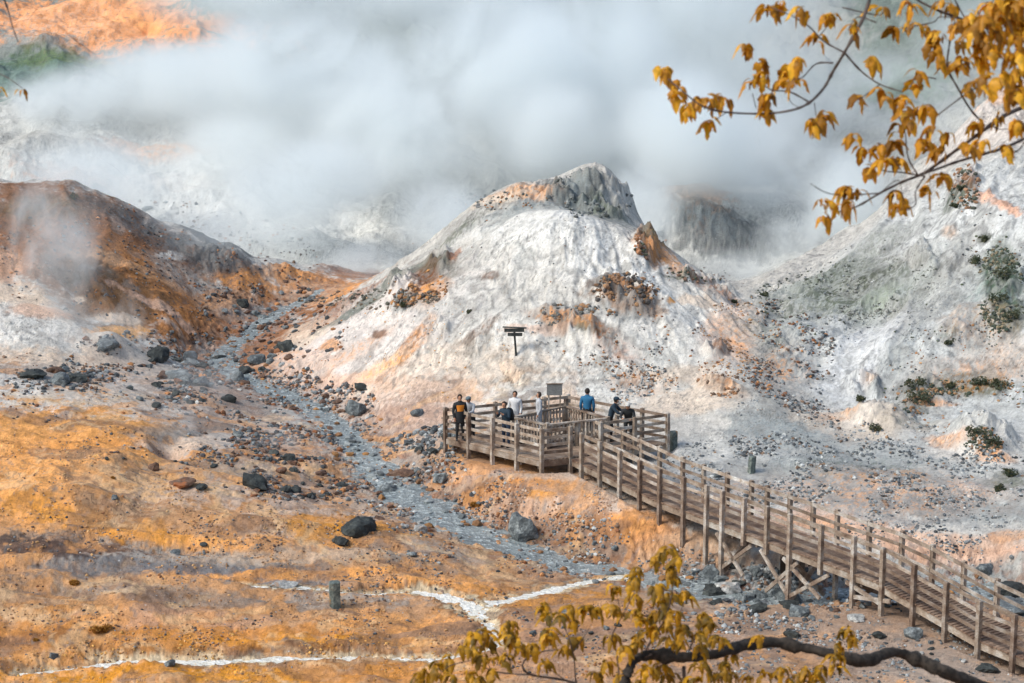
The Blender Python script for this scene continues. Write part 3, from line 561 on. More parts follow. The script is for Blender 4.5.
def mat_plain(name, col, rough=.8, var=.25, sc_=12):
    m, t, b, o = newmat(name); g = t.nodes.new('ShaderNodeNewGeometry'); n = noise_node(t, sc_, 4, .6, g.outputs['Position'])
    r = ramp(t, n.outputs[0], [(.3, tuple(x*(1-var) for x in col)), (.7, tuple(min(1,x*(1+var)) for x in col))]); t.links.new(r.outputs[0], b.inputs['Base Color']); b.inputs['Roughness'].default_value = rough; return m
def mat_leaf(name, c1, c2, c3):
    m, t, b, o = newmat(name); g = t.nodes.new('ShaderNodeNewGeometry')
    n = noise_node(t, 45, 3, .6, g.outputs['Position'])
    cr = ramp(t, g.outputs['Random Per Island'], [(0, c1), (.5, c2), (1, c3)])
    c = mixc(t, 'MULTIPLY', .7, cr.outputs[0], ramp(t, n.outputs[0], [(.35,(.35,.38,.3)),(.55,(1.15,1.1,1))]).outputs[0])
    t.links.new(c, b.inputs['Base Color']); b.inputs['Roughness'].default_value = .55
    tr = t.nodes.new('ShaderNodeBsdfTranslucent'); t.links.new(c, tr.inputs[0]); mx = t.nodes.new('ShaderNodeMixShader'); mx.inputs[0].default_value = .42
    t.links.new(b.outputs[0], mx.inputs[1]); t.links.new(tr.outputs[0], mx.inputs[2]); t.links.new(mx.outputs[0], o.inputs[0]); return m
M = dict(
    ground=mat_ground(), water=mat_water('milky_grey_water', (.17,.20,.21), .22, (.31,.345,.345)), white_water=mat_water('chalky_white_water', (.68,.64,.54), .35, (.82,.80,.74)),
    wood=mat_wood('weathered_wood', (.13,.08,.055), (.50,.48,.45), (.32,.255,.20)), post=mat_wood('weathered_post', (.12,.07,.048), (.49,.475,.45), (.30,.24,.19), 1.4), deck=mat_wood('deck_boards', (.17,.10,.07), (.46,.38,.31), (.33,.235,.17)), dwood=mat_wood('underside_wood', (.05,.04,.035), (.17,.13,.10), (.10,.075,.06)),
    black=mat_rock('black_rock', (.030,.036,.036), (.07,.08,.075)), grey=mat_rock('blue_grey_rock', (.115,.135,.145), (.25,.28,.29)), rusty=mat_rock('rusty_rock', (.13,.07,.045), (.20,.13,.09), (.30,.10,.03)), pale=mat_rock('pale_rock', (.33,.34,.34), (.52,.52,.50), (.42,.22,.10)),
    bark=mat_plain('bark', (.055,.045,.042), .9, .5, 60), twig=mat_plain('twig', (.085,.06,.05), .8, .3, 60), limb=mat_plain('mossy_bark', (.032,.025,.020), .95, .95, 38),
    leaf=mat_leaf('autumn_leaf', (.88,.50,.03), (.68,.31,.012), (.26,.12,.010)), bush=mat_leaf('bush_leaf', (.76,.41,.018), (.50,.26,.010), (.15,.10,.010)),
    shrub=mat_leaf('shrub_leaf', (.05,.075,.05), (.08,.10,.06), (.13,.12,.06)), straw=mat_leaf('dry_tuft', (.45,.22,.03), (.36,.15,.03), (.5,.3,.06)))

# ------------------------------------------------------------------ the ground
idx = np.arange(NR*NC).reshape(NR, NC)
Fq = np.stack([idx[:-1,:-1], idx[:-1,1:], idx[1:,1:], idx[1:,:-1]], -1).reshape(-1, 4)
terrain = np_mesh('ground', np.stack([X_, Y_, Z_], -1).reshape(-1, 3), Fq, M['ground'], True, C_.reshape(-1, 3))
tag(terrain, kind='structure')
def far_sheet():
    mb = MB(); z = -6
    mb.add([(-900,-200,z),(900,-200,z),(900,1500,z),(-900,1500,z)], [(0,1,2,3)])
    tag(mb.build('outer_ground', M['ground']), kind='structure')
    me = bpy.data.objects['outer_ground'].data; a_ = me.color_attributes.new('Col', 'FLOAT_COLOR', 'POINT'); a_.data.foreach_set('color', [.4,.4,.38,1]*4)
far_sheet()
def ribbon(name, a, mat, wid, sub=2):
    V = []; Fs = []; K = 5; n_ = len(a)
    for i in range(n_):
        d = a[min(i+1,n_-1),:2]-a[max(i-1,0),:2]; d = d/np.linalg.norm(d); nx = np.array([-d[1], d[0]])
        for j in range(K):
            f = (j/(K-1)*2-1)*wid*(a[i,3]+ (0 if wid < 2 else .0)); V.append((a[i,0]+nx[0]*f, a[i,1]+nx[1]*f, a[i,2]+.004*(j%2)))
    V = np.array(V); Fs = np.array([(i*K+j, i*K+j+1, (i+1)*K+j+1, (i+1)*K+j) for i in range(n_-1) for j in range(K-1)])
    o = np_mesh(name, V, Fs, mat, True); tag(o, kind='structure'); return o
ribbon('stream', main_stream, M['water'], 2.2)
ws = white_stream.copy(); ws[:,2] += .006; ribbon('white_rivulet', ws, M['white_water'], 2.3)
ws = side_stream.copy(); ws[:,2] += .012; ribbon('side_rivulet', ws, M['white_water'], 2.3)
ws = trickle.copy(); ws[:,2] += .018; ribbon('thin_rivulet', ws, M['white_water'], 2.3)
#PART2
# ------------------------------------------------------------------ boardwalk
RAILS = (1.08, .80, .52, .24)
def post(parent, p, h_up, h_down, wd=.13, mat='post'):
    mb = MB(); mb.box((0,0,(h_up-h_down)/2), wd, wd, h_up+h_down, 0)
    # chamfered top
    s = wd/2; z = h_up
    mb.add([(-s,-s,z+.001),(s,-s,z+.001),(s,s,z+.001),(-s,s,z+.001),(0,0,z+.035)], [(0,1,4),(1,2,4),(2,3,4),(3,0,4)])
    o = mb.build('post', M[mat], parent); o.location = p; o.rotation_euler = (0,0,math.atan2(wdir.y, wdir.x)); return o
walk = empty('boardwalk', wpt(0)); tag(walk, 'long weathered plank boardwalk with wooden railings that slopes down to the lower right corner', 'boardwalk')
inv = -wpt(0)
def rel(p): return Vector(p)+inv
T_END = 25.5
near_px = [583.7,602,622,642,662,686,709,724.7,746.5,769.5,792.4,823.7,856.4,885.5,916.7,948.8,982,1017,1052,1088]
far_px = [599.8,621.7,640,658,681,702,725.5,749.7,765.5,788.3,811.5,835.6,867.7,900.4,931,962.2,995.5,1028,1062,1096]
tn = [t_of_px(p, 0) for p in near_px]; tf_ = [t_of_px(p, WW) for p in far_px]
short = {8, 9, 11}
mb = MB(); t = 0.0; k = 0
while t < T_END:
    j = rng.rand()*.03
    a = rel(wpt(t+.07, -.06-j, -.02)); b = rel(wpt(t+.07, WW+.06+j, -.02)); mb.beam(a, b, .128, .04, (0,0,1)); t += .14
mb.build('deck', M['deck'], walk)
knots = sorted(set([0.0]+[float(x) for x in WX[1:-1]]+[T_END]))
for off in (0, WW):
    mb = MB()
    for a, b in zip(knots[:-1], knots[1:]): mb.beam(rel(wpt(a, off, -.155)), rel(wpt(b, off, -.155)), .07, .22)
    mb.build('side_beam', M['wood'], walk)
mb = MB()
for t in np.arange(.6, T_END, 1.2): mb.beam(rel(wpt(t, .0, -.30)), rel(wpt(t, WW, -.30)), .09, .12)
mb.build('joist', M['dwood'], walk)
for side, ts in ((0, tn), (1, tf_)):
    off = -.09 if side == 0 else WW+.09
    for i, t in enumerate(ts):
        p = wpt(t, off)
        g = p.z-ground(p.x, p.y)+.25
        up = 1.17
        if side == 0 and i in short: g = .42
        if side == 1 and i % 2 == 0 and i > 2: g = .40
        post(walk, rel(p), up, g, .13)
    for hgt in RAILS[:4] if side == 0 else RAILS[:3]:
        hgt = hgt if side == 0 else {1.08:1.08,.80:.74,.52:.40}[hgt]
        mb = MB(); o2 = off+(.085 if side == 0 else -.085)
        tt_ = [ts[0]-(.3 if side else 0)]+ts[1:]
        for i, (a, b) in enumerate(zip(tt_[:-1], tt_[1:])):
            e = .012; ja, jb = (rng.rand()-.5)*.03, (rng.rand()-.5)*.03
            mb.beam(rel(wpt(a+e, o2, hgt+ja)), rel(wpt(b-e, o2, hgt+jb)), .04, .12 if hgt > 1 else .105)
        mb.build('rail', M['wood'], walk)
# trestle braces under the high part
for (i, j) in ((7, 8), (9, 10), (10, 11), (12, 13)):
    for off in (-.09,):
        for (ta, tb, up_) in ((tn[i], tn[j]+.35, True), (tn[j], tn[i]-.3, False)):
            a = wpt(ta, off+.02); b = wpt(tb, off+.02)
            a.z = ground(a.x, a.y)+.35; b.z = b.z-.35
            mb = MB(); mb.beam(rel(a), rel(b), .07, .12); mb.build('brace', M['post'], walk)
for t in (tn[7], tn[10], tn[12]):
    a = wpt(t, 0); b = wpt(t, WW); za = ground(a.x, a.y)+.2
    mb = MB(); mb.beam(rel((a.x,a.y,za)), rel((b.x,b.y,b.z-.4)), .07, .12); mb.build('brace', M['post'], walk)
    mb = MB(); mb.beam(rel((b.x,b.y,ground(b.x,b.y)+.2)), rel((a.x+.08,a.y+.08,a.z-.4)), .07, .12); mb.build('brace', M['post'], walk)
for t in (tn[8]+.2, tn[9], tn[11], tn[14]):
    p = wpt(t, WW+.02); h_ = p.z-.36-ground(p.x, p.y)
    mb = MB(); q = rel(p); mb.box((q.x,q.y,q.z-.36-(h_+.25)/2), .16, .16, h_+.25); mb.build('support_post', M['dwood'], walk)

# ------------------------------------------------------------------ viewing platform
DZ = float(WZ[0]); RT = DZ+RAILH
def onz(px, py, z):
    v = (341.5-py)/F; k = (ST-v*CT)/(CT+v*ST); return at(px, py, (CAMZ-z)/k)
plat = empty('viewing_platform', (1.8, 70.2, DZ)); tag(plat, 'six-sided wooden viewing platform with people on it at the upper end of the boardwalk', 'platform')
def prel(p): return Vector(p)-Vector((1.8, 70.2, DZ))
OUT = [onz(445.2,408.6,RT), onz(541.7,430.4,RT), onz(570.5,427.5,RT), onz(601,423.5,RT), onz(668,414.4,RT), onz(568.4,395.6,RT)]
INN = [onz(512.5,415.6,RT-.12), onz(547.3,423.0,RT-.12), onz(607.8,416.6,RT-.12), onz(566,404.3,RT-.12)]
for l in (OUT, INN):
    for p in l: p.z = DZ
def line_pts(a, b, n_): return [a+(b-a)*(i/n_) for i in range(n_+1)]
def inside(p, poly):
    c = False; n_ = len(poly)
    for i in range(n_):
        a, b = poly[i], poly[(i+1)%n_]
        if (a.y > p[1]) != (b.y > p[1]) and p[0] < (b.x-a.x)*(p[1]-a.y)/(b.y-a.y)+a.x: c = not c
    return c
# deck boards laid parallel to the front-left edge, cut to the outline and round the opening
ed = (OUT[1]-OUT[0]).normalized(); en = Vector((-ed.y, ed.x, 0))
mb = MB(); w_ = .14
for k in range(-8, 70):
    s0 = None; base = OUT[0]+en*(k*w_+w_/2)
    run = []
    for q in np.arange(-6, 12, .06):
        p = base+ed*q; ins = inside(p, OUT) and not inside(p, INN)
        if ins and s0 is None: s0 = q
        if (not ins) and s0 is not None: run.append((s0, q)); s0 = None
    for a, b in run:
        if b-a > .15: mb.beam(prel(base+ed*a)+Vector((0,0,-.02)), prel(base+ed*b)+Vector((0,0,-.02)), w_-.012, .04)
mb.build('deck', M['deck'], plat)
def rail_run(pts, posts, rails=RAILS, wd=.13, thick=.11, ends=True, down=True, skip_first=False, skip_last=False, top=1.17):
    cen = Vector((1.8,70.2,DZ))
    for i, p in enumerate(posts):
        if (i == 0 and skip_first) or (i == len(posts)-1 and skip_last): continue
        post(plat, prel(p), top, (p.z-ground(p.x,p.y)+.25) if down else .05, wd)
    d = (pts[-1]-pts[0]).normalized(); nn = Vector((-d.y, d.x, 0))
    if (cen-pts[0]).dot(nn) < 0: nn = -nn
    for hgt in rails:
        mb = MB()
        for a, b in zip(posts[:-1], posts[1:]):
            j1, j2 = (rng.rand()-.5)*.02, (rng.rand()-.5)*.02
            mb.beam(prel(a+nn*.085+Vector((0,0,hgt+j1))), prel(b+nn*.085+Vector((0,0,hgt+j2))), .04, thick)
        mb.build('rail', M['wood'], plat)
rail_run(OUT[:2], line_pts(OUT[0], OUT[1], 4))
rail_run(OUT[1:3], line_pts(OUT[1], OUT[2], 1), skip_first=True)
rail_run(OUT[3:5], line_pts(OUT[3], OUT[4], 2))
rail_run(OUT[4:6], line_pts(OUT[4], OUT[5], 4), skip_first=True)
rail_run([OUT[5], OUT[0]], line_pts(OUT[5], OUT[0], 5), skip_first=True, skip_last=True)
# edge beams
for a, b in zip(OUT, OUT[1:]+OUT[:1]):
    mb = MB(); mb.beam(prel(a)+Vector((0,0,-.15)), prel(b)+Vector((0,0,-.15)), .06, .20); mb.build('edge_beam', M['wood'], plat)
mb = MB()
for q in np.arange(.4, 8.2, .9):
    pts_ = [OUT[0]+ed*q+en*s for s in np.arange(-.5, 6, .1)]
    pts_ = [p for p in pts_ if inside(p, OUT)]
    if len(pts_) > 3: mb.beam(prel(pts_[0])+Vector((0,0,-.30)), prel(pts_[-1])+Vector((0,0,-.30)), .09, .12)
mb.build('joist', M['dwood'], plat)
# picket fence round the opening
for i in range(4):
    a, b = INN[i], INN[(i+1)%4]; n_ = max(6, int((b-a).length/.16))
    mb = MB()
    for k in range(n_+1):
        p = prel(a+(b-a)*(k/n_)); mb.box((p.x, p.y, .49), .07, .03, .78, math.atan2((b-a).y, (b-a).x))
    d = (b-a).normalized(); nn = Vector((-d.y, d.x, 0))
    mb.beam(prel(a)+nn*.03+Vector((0,0,.20)), prel(b)+nn*.03+Vector((0,0,.20)), .03, .07)
    mb.build('picket_panel', M['post'], plat)
    mb = MB(); mb.beam(prel(a)+Vector((0,0,.93)), prel(b)+Vector((0,0,.93)), .14, .06); mb.build('top_rail', M['wood'], plat)
    post(plat, prel(a), 1.0 if i != 3 else 1.22, .9, .13)
    m_ = (a+b)/2; post(plat, prel(m_), .9, .9, .11)
# information board in the opening
ib = onz(554.5, 404, DZ+1.05); ibz = ground(ib.x, ib.y)
M['boardgrey'] = mat_wood('grey_board', (.16,.18,.19), (.34,.36,.37), (.26,.28,.29))
board = empty('information_board', (ib.x, ib.y, ibz)); tag(board, 'grey rectangular notice board on two posts that rises over the middle of the platform', 'sign')
mb = MB(); hh = DZ+1.62-ibz; mb.box((0,0,hh), .60, .04, .44, R(4)); mb.build('panel', M['boardgrey'], board)
for dx in (-.22, .22):
    mb = MB(); mb.box((dx,.045,hh/2), .05, .05, hh+.35, R(4)); mb.build('post', M['post'], board)
mb = MB(); mb.box((0,.0,hh+.235), .66, .09, .03, R(4)); mb.build('cap', M['post'], board)

# direction sign on the cone, stub posts, sawn stump
def on(px, py):
    p = hit(px, py, Z=Z_); return p
p = on(515, 355); sg = empty('direction_sign', p); tag(sg, 'dark wooden signboard on a slim leaning post on the white slope', 'sign')
mb = MB(); mb.beam((.06,0,-.2), (-.03,0,1.02), .09, .09, (0,1,0)); mb.build('post', M['black'], sg)
mb = MB(); mb.box((-.03,-.07,1.07), .84, .04, .15); mb.build('board', M['black'], sg)
mb = MB(); mb.box((.0,-.07,.89), .62, .04, .14); mb.build('board', M['black'], sg)
mb = MB(); mb.beam((-.52,-.03,1.20), (.48,-.03,1.16), .16, .035); mb.build('roof', M['black'], sg)
def log_post(name, px, py, h_, r_, mat, label, cat, lean=0, n=11, base=None):
    p = on(px, py); rings = [(-.2, 1.05), (0, 1.06), (h_*.4, .97), (h_*.75, 1.0), (h_*.97, .98), (h_, .86)]
    v = []; f = []
    jit = [1+.12*math.sin(i*2.3+r_*20) for i in range(n)]
    for z, k in rings:
        for i in range(n): a = i*2*math.pi/n; v.append((math.cos(a)*r_*k*jit[i]+lean*z, math.sin(a)*r_*k*jit[i], z))
    for q in range(len(rings)-1):
        for i in range(n): f.append((q*n+i, q*n+(i+1)%n, (q+1)*n+(i+1)%n, (q+1)*n+i))
    v.append((lean*h_, 0, h_-.01)); f += [((len(rings)-1)*n+i, (len(rings)-1)*n+(i+1)%n, len(v)-1) for i in range(n)]
    mb = MB().add(v, f); o = mb.build(name, mat, None); o.location = p; tag(o, label, cat); return o
M['green_grey'] = mat_rock('lichen_stone', (.12,.15,.14), (.22,.25,.23), (.35,.17,.05))
log_post('tree_stump', 335, 606, .78, .185, M['green_grey'], 'upright grey sawn log stump standing on the orange flat', 'stump')
log_post('marker_stone', 673.5, 449, .70, .15, M['green_grey'], 'grey green stub post behind the right corner of the platform', 'stub post')
log_post('marker_stone', 751, 472, .60, .15, M['green_grey'], 'short dark marker stone with orange foot behind the boardwalk', 'marker stone', .06, 7)

# ------------------------------------------------------------------ people
def pmat(name, c, rough=.85): return mat_plain(name, c, rough, .15, 25)
PM = dict(skin=pmat('skin', (.42,.22,.14)), black=pmat('black_cloth', (.015,.017,.02)), navy=pmat('navy_cloth', (.012,.03,.05)), blue=pmat('blue_cloth', (.02,.13,.26)), white=pmat('white_cloth', (.62,.62,.63)), lgrey=pmat('grey_cloth', (.42,.43,.46)), orange=pmat('orange_cloth', (.65,.22,.02)),
    dhair=pmat('dark_hair', (.02,.014,.012)), ghair=pmat('brown_hair', (.06,.04,.03)), shoe=pmat('shoes', (.02,.02,.022)), cap=pmat('pale_cap', (.55,.53,.50)), gcap=pmat('grey_cap', (.12,.16,.18)), jeans=pmat('jeans', (.03,.05,.09)), tan=pmat('tan_cloth',(.25,.2,.16)))
def person(label, loc, face, top, legs, hair, pose='stand', height=1.68, head_turn=0, longhair=False, cap=None, coat=False, inner=None, group='visitors on the viewing platform'):
    root = empty('person', loc, face); tag(root, label, 'person', group)
    s = height/1.66
    lean = {'stand':0, 'lean':.33, 'camera':.16, 'bend':.5}[pose]
    def sh(x, y, z):        # bend the trunk forward above the hips
        if z > .92:
            d = z-.92; return (x, y+d*math.sin(lean)-.12*lean*1.3, .92+d*math.cos(lean))
        return (x, y-(.12*lean*1.3)*max(0,(z-.1))/.82, z)
    V = []; E = []; Rr = []; cls = []
    def vert(p, r, c): V.append(p); Rr.append(r if isinstance(r, tuple) else (r, r)); cls.append(c); return len(V)-1
    def link(a, b): E.append((a, b))
    pel = vert(sh(0,0,.94), (.15,.105), 'legs'); wa = vert(sh(0,0,1.08), (.155,.125), 'top'); ch = vert(sh(0,0,1.27), (.195,.145), 'top'); nb = vert(sh(0,.0,1.40), (.14,.105), 'top'); nk = vert(sh(0,.01,1.47), .052, 'skin')
    for a, b in ((pel,wa),(wa,ch),(ch,nb),(nb,nk)): link(a, b)
    h0 = vert(sh(0,.02,1.55), (.075,.085), 'skin'); h1 = vert(sh(0,.025,1.63), (.078,.09), 'skin'); h2 = vert(sh(0,.01,1.70), (.05,.06), 'skin'); link(nk,h0); link(h0,h1); link(h1,h2)
    for sx in (-1, 1):
        hp = vert(sh(sx*.095,0,.88), .10, 'legs'); kn = vert(sh(sx*.11,.02+.02*sx*(pose=='stand'),.50), .075, 'legs'); an = vert((sx*.115,-.03,.10), .045, 'legs'); he = vert((sx*.12,-.03,.04), .042, 'shoe'); to = vert((sx*.14,.14,.035), .038, 'shoe')
        for a, b in ((pel,hp),(hp,kn),(kn,an),(an,he),(he,to)): link(a, b)
        shd = vert(sh(sx*.185,0,1.38), .078, 'top'); link(nb, shd)
        S = Vector(sh(sx*.185,0,1.38))
        if pose == 'stand': el = S+Vector((sx*.06,-.02,-.27)); wr = el+Vector((-sx*.02,.10,-.22))
        elif pose == 'camera': el = S+Vector((sx*.08,.10,-.24)); wr = el+Vector((-sx*.12,.17,.16))
        elif pose == 'bend': el = S+Vector((sx*.08,.20,-.20)); wr = el+Vector((-sx*.10,.20,-.02))
        else: el = S+Vector((sx*.08,.20,-.21)); wr = el+Vector((-sx*.08,.22,-.02))
        e = vert(tuple(el), .058, 'top'); wv = vert(tuple(wr), .042, 'top'); link(shd,e); link(e,wv)
        d = (wr-el).normalized(); side = Vector((-sx,0,0)); palm = vert(tuple(wr+d*.07), (.036,.022), 'skin'); link(wv, palm)
        pp = wr+d*.07; curl = Vector((0,.15,-.6))
        for fi in range(4):
            o_ = Vector((0,0,1)).cross(d).normalized()*(fi-1.5)*.021
            k1 = vert(tuple(pp+o_+d*.045), .0095, 'skin'); k2 = vert(tuple(pp+o_+d*(.072+(.008 if fi in (1,2) else 0))+curl*.025), .0085, 'skin'); link(palm,k1); link(k1,k2)
        th = vert(tuple(pp-d*.02+side*.04+Vector((0,0,.01))), .0105, 'skin'); th2 = vert(tuple(pp+d*.02+side*.055), .009, 'skin'); link(palm, th); link(th, th2)
    me = bpy.data.meshes.new('tmp'); me.from_pydata(V, E, []); ob = bpy.data.objects.new('tmp', me); COL.objects.link(ob)
    md = ob.modifiers.new('s', 'SKIN'); md.use_smooth_shade = True
    for i, r in enumerate(Rr): me.skin_vertices[0].data[i].radius = r
    me.skin_vertices[0].data[0].use_root = True
    sb_ = ob.modifiers.new('d', 'SUBSURF'); sb_.levels = 1; sb_.render_levels = 1
    dg = bpy.context.evaluated_depsgraph_get(); me2 = bpy.data.meshes.new_from_object(ob.evaluated_get(dg)); bpy.data.objects.remove(ob)
    keys = ['skin', 'top', 'legs', 'shoe', 'inner']; me2.materials.clear()
    for k, m_ in (('skin', 'skin'), ('top', top), ('legs', legs), ('shoe', 'shoe'), ('inner', inner or top)): me2.materials.append(PM[m_])
    Va = np.array(V); seg = [(a, b) for a, b in E]
    for poly in me2.polygons:
        c = np.array(poly.center); best = None
        for a, b in seg:
            d = Va[b]-Va[a]; f = np.clip(np.dot(c-Va[a], d)/(np.dot(d,d)+1e-9), 0, 1); dist = np.linalg.norm(c-Va[a]-f*d)/max(Rr[a][0]*(1-f)+Rr[b][0]*f, .03)
            if best is None or dist < best[0]: best = (dist, cls[b] if (f > .5 or cls[b] == 'shoe' or cls[b]=='skin' and f>.3) else cls[a])
        k = keys.index(best[1])
        if k == 1 and inner and poly.normal.y > .4 and abs(c[0]) < .075 and 1.0 < c[2] < 1.42: k = 4
        poly.material_index = k
    body = bpy.data.objects.new('body', me2); COL.objects.link(body); body.parent = root; body.scale = (s, s, s)
    def child(name, mbx, mat):
        o = mbx.build(name, PM[mat], root, True); o.scale = (s, s, s); return o
    H = Vector(sh(0,.02,1.62)); mt = Matrix.Rotation(head_turn, 3, 'Z')
    def shell(rx, ry, rz, zc, ymax, zmin, n1=12, n2=8, off=(0,0,0)):
        mbx = MB(); v = []; f = []
        for i in range(n2+1):
            ph = math.pi*i/n2
            for j in range(n1):
                th = 2*math.pi*j/n1; q = Vector((rx*math.sin(ph)*math.cos(th), ry*math.sin(ph)*math.sin(th), rz*math.cos(ph)))
                if q.y > ymax and q.z < .055: q.y = ymax
                if q.z < zmin: q.z = zmin
                v.append(H+Vector(off)+mt@q+Vector((0,0,zc)))
        for i in range(n2):
            for j in range(n1): f.append((i*n1+j, (i+1)*n1+j, (i+1)*n1+(j+1)%n1, i*n1+(j+1)%n1))
        return mbx.add(v, f)
    child('hair', shell(.098, .108, .115, .015, .03, -.22 if longhair else -.085, off=(0,-.012,0)), hair)
    if cap:
        c_ = shell(.108, .118, .085, .055, 9, -.02, off=(0,-.005,0)); c_.box(H+mt@Vector((0,.13,.04)), .15, .10, .015); child('cap', c_, cap)
    for sx in (-1, 1):
        eb = MB(); eb.box(H+mt@Vector((sx*.03,.098,.0)), .022, .012, .012); child('eye', eb, 'dhair')
    nb_ = MB(); nb_.add([H+mt@Vector(q) for q in ((-.014,.09,-.035),(.014,.09,-.035),(0,.09,.01),(0,.122,-.03))], [(0,1,3),(1,2,3),(2,0,3)]); child('nose', nb_, 'skin')
    if coat:
        cb = MB(); v = []; f = []; n1 = 14
        for z, rx, ry in ((1.12,.175,.135),(.95,.195,.15),(.72,.215,.165),(.69,.20,.155)):
            for j in range(n1):
                th = 2*math.pi*j/n1; v.append(sh(rx*math.cos(th), ry*math.sin(th), z))
        for i in range(3):
            for j in range(n1): f.append((i*n1+j, i*n1+(j+1)%n1, (i+1)*n1+(j+1)%n1, (i+1)*n1+j))
        cb.add(v, f); child('coat_hem', cb, top)
    return root
def on_deck(px, py): p = onz(px, py, DZ); p.z = DZ; return p
PI = math.pi
pl = [on_deck(460, 440.5), on_deck(471, 437.5), on_deck(506, 447), on_deck(515, 435), on_deck(539, 436), on_deck(587, 434.5), on_deck(611, 441), on_deck(628, 444)]
person('person in open black coat over orange at the left end of the platform', pl[0], PI+.25, 'black', 'black', 'dhair', 'stand', 1.72, 0, coat=True, inner='orange')
person('person in pale grey top and dark cap behind the one in the black coat', pl[1], PI-.5, 'lgrey', 'black', 'dhair', 'lean', 1.60, cap='gcap')
person('person in dark jacket and jeans aiming a camera over the front left railing', pl[2], PI*.78, 'navy', 'jeans', 'dhair', 'camera', 1.70, .2)
person('dark-haired person in white jacket beside the back left railing', pl[3], PI*.95, 'white', 'lgrey', 'dhair', 'stand', 1.66, longhair=True)
person('person in light grey jacket with long brown hair beside the picket fence', pl[4], PI*.55, 'lgrey', 'lgrey', 'ghair', 'stand', 1.66, longhair=True)
person('person in a bright blue jacket standing at the back right railing, seen from behind', pl[5], -.15, 'blue', 'black', 'dhair', 'stand', 1.74)
person('person in dark blue jacket and cap leaning on the rail above the ramp', pl[6], PI*1.42, 'navy', 'black', 'dhair', 'lean', 1.68, cap='navy')
person('person in navy jacket and pale cap bending near the right railing', pl[7], PI*.95, 'black', 'black', 'dhair', 'bend', 1.66, cap='cap')
fw = Vector((math.sin(-PI*.78), math.cos(PI*.78), 0))
bpk = MB(); c0 = pl[2]-fw*.10+Vector((0,0,1.22))
v = []; f = []
for z, rx, ry in ((-.24,.10,.06),(-.22,.15,.09),(0,.16,.10),(.18,.14,.085),(.25,.07,.05)):
    for j in range(10):
        th = 2*PI*j/10; v.append((rx*math.copysign(abs(math.cos(th))**.6, math.cos(th)), ry*math.copysign(abs(math.sin(th))**.6, math.sin(th))-.05, z))
for i in range(4):
    for j in range(10): f.append((i*10+j, i*10+(j+1)%10, (i+1)*10+(j+1)%10, (i+1)*10+j))
f.append(tuple(range(10))[::-1]); f.append(tuple(range(40,50)))
bpk.add(v, f); o = bpk.build('backpack', PM['black'], None, True); o.location = c0-fw*.08; o.rotation_euler = (-.16,0,PI*.78); tag(o, 'black backpack on the person aiming a camera over the railing', 'backpack')

# ------------------------------------------------------------------ rocks
def rock_mesh(seed, sub=3, cuts=9, rough=.10):
    r_ = np.random.RandomState(seed); import bmesh
    bm = bmesh.new(); bmesh.ops.create_icosphere(bm, subdivisions=sub, radius=1.0)
    P_ = np.array([v.co[:] for v in bm.verts])
    for _ in range(cuts):
        d = r_.normal(size=3); d /= np.linalg.norm(d); h_ = .50+.32*r_.rand(); k = P_@d; over = np.maximum(k-h_, 0); P_ -= np.outer(over*.93, d)
    P_ *= (1+rough*fbm(P_[:,0]*2.2+seed, P_[:,1]*2.2+P_[:,2]*1.7, 3, seed))[:,None]
    P_ *= np.array([1, .7+.3*r_.rand(), .55+.35*r_.rand()]); P_ /= np.abs(P_[:,0]).max()
    for v, c in zip(bm.verts, P_): v.co = c
    me = bpy.data.meshes.new('rock'); bm.to_mesh(me); bm.free(); return me
RM = {}
for kind in ('black', 'grey', 'rusty', 'pale'):
    RM[kind] = []
    for i in range(6):
        me = rock_mesh(100*len(RM)+i+3, 3, 14, .22); me.materials.append(M[kind]); RM[kind].append(me)
def rock(px, py, wpx, kind, label, group=None, tall=1.0, flat=.36, name='rock'):
    p = on(px, py)
    if p is None: return None
    r_ = wpx/2*p.y/F*1.22; me = RM[kind][rng.randint(6)]
    o = bpy.data.objects.new(name, me); COL.objects.link(o); zz = r_*tall
    hz = max(abs(v.co.z) for v in me.vertices)*zz
    o.location = (p.x, p.y, p.z+hz*(1-2*flat)); o.scale = (r_, r_, zz); o.rotation_euler = (rng.uniform(-.2,.2), rng.uniform(-.2,.2), rng.uniform(0, 6.28))
    tag(o, label, 'rock', group); return o
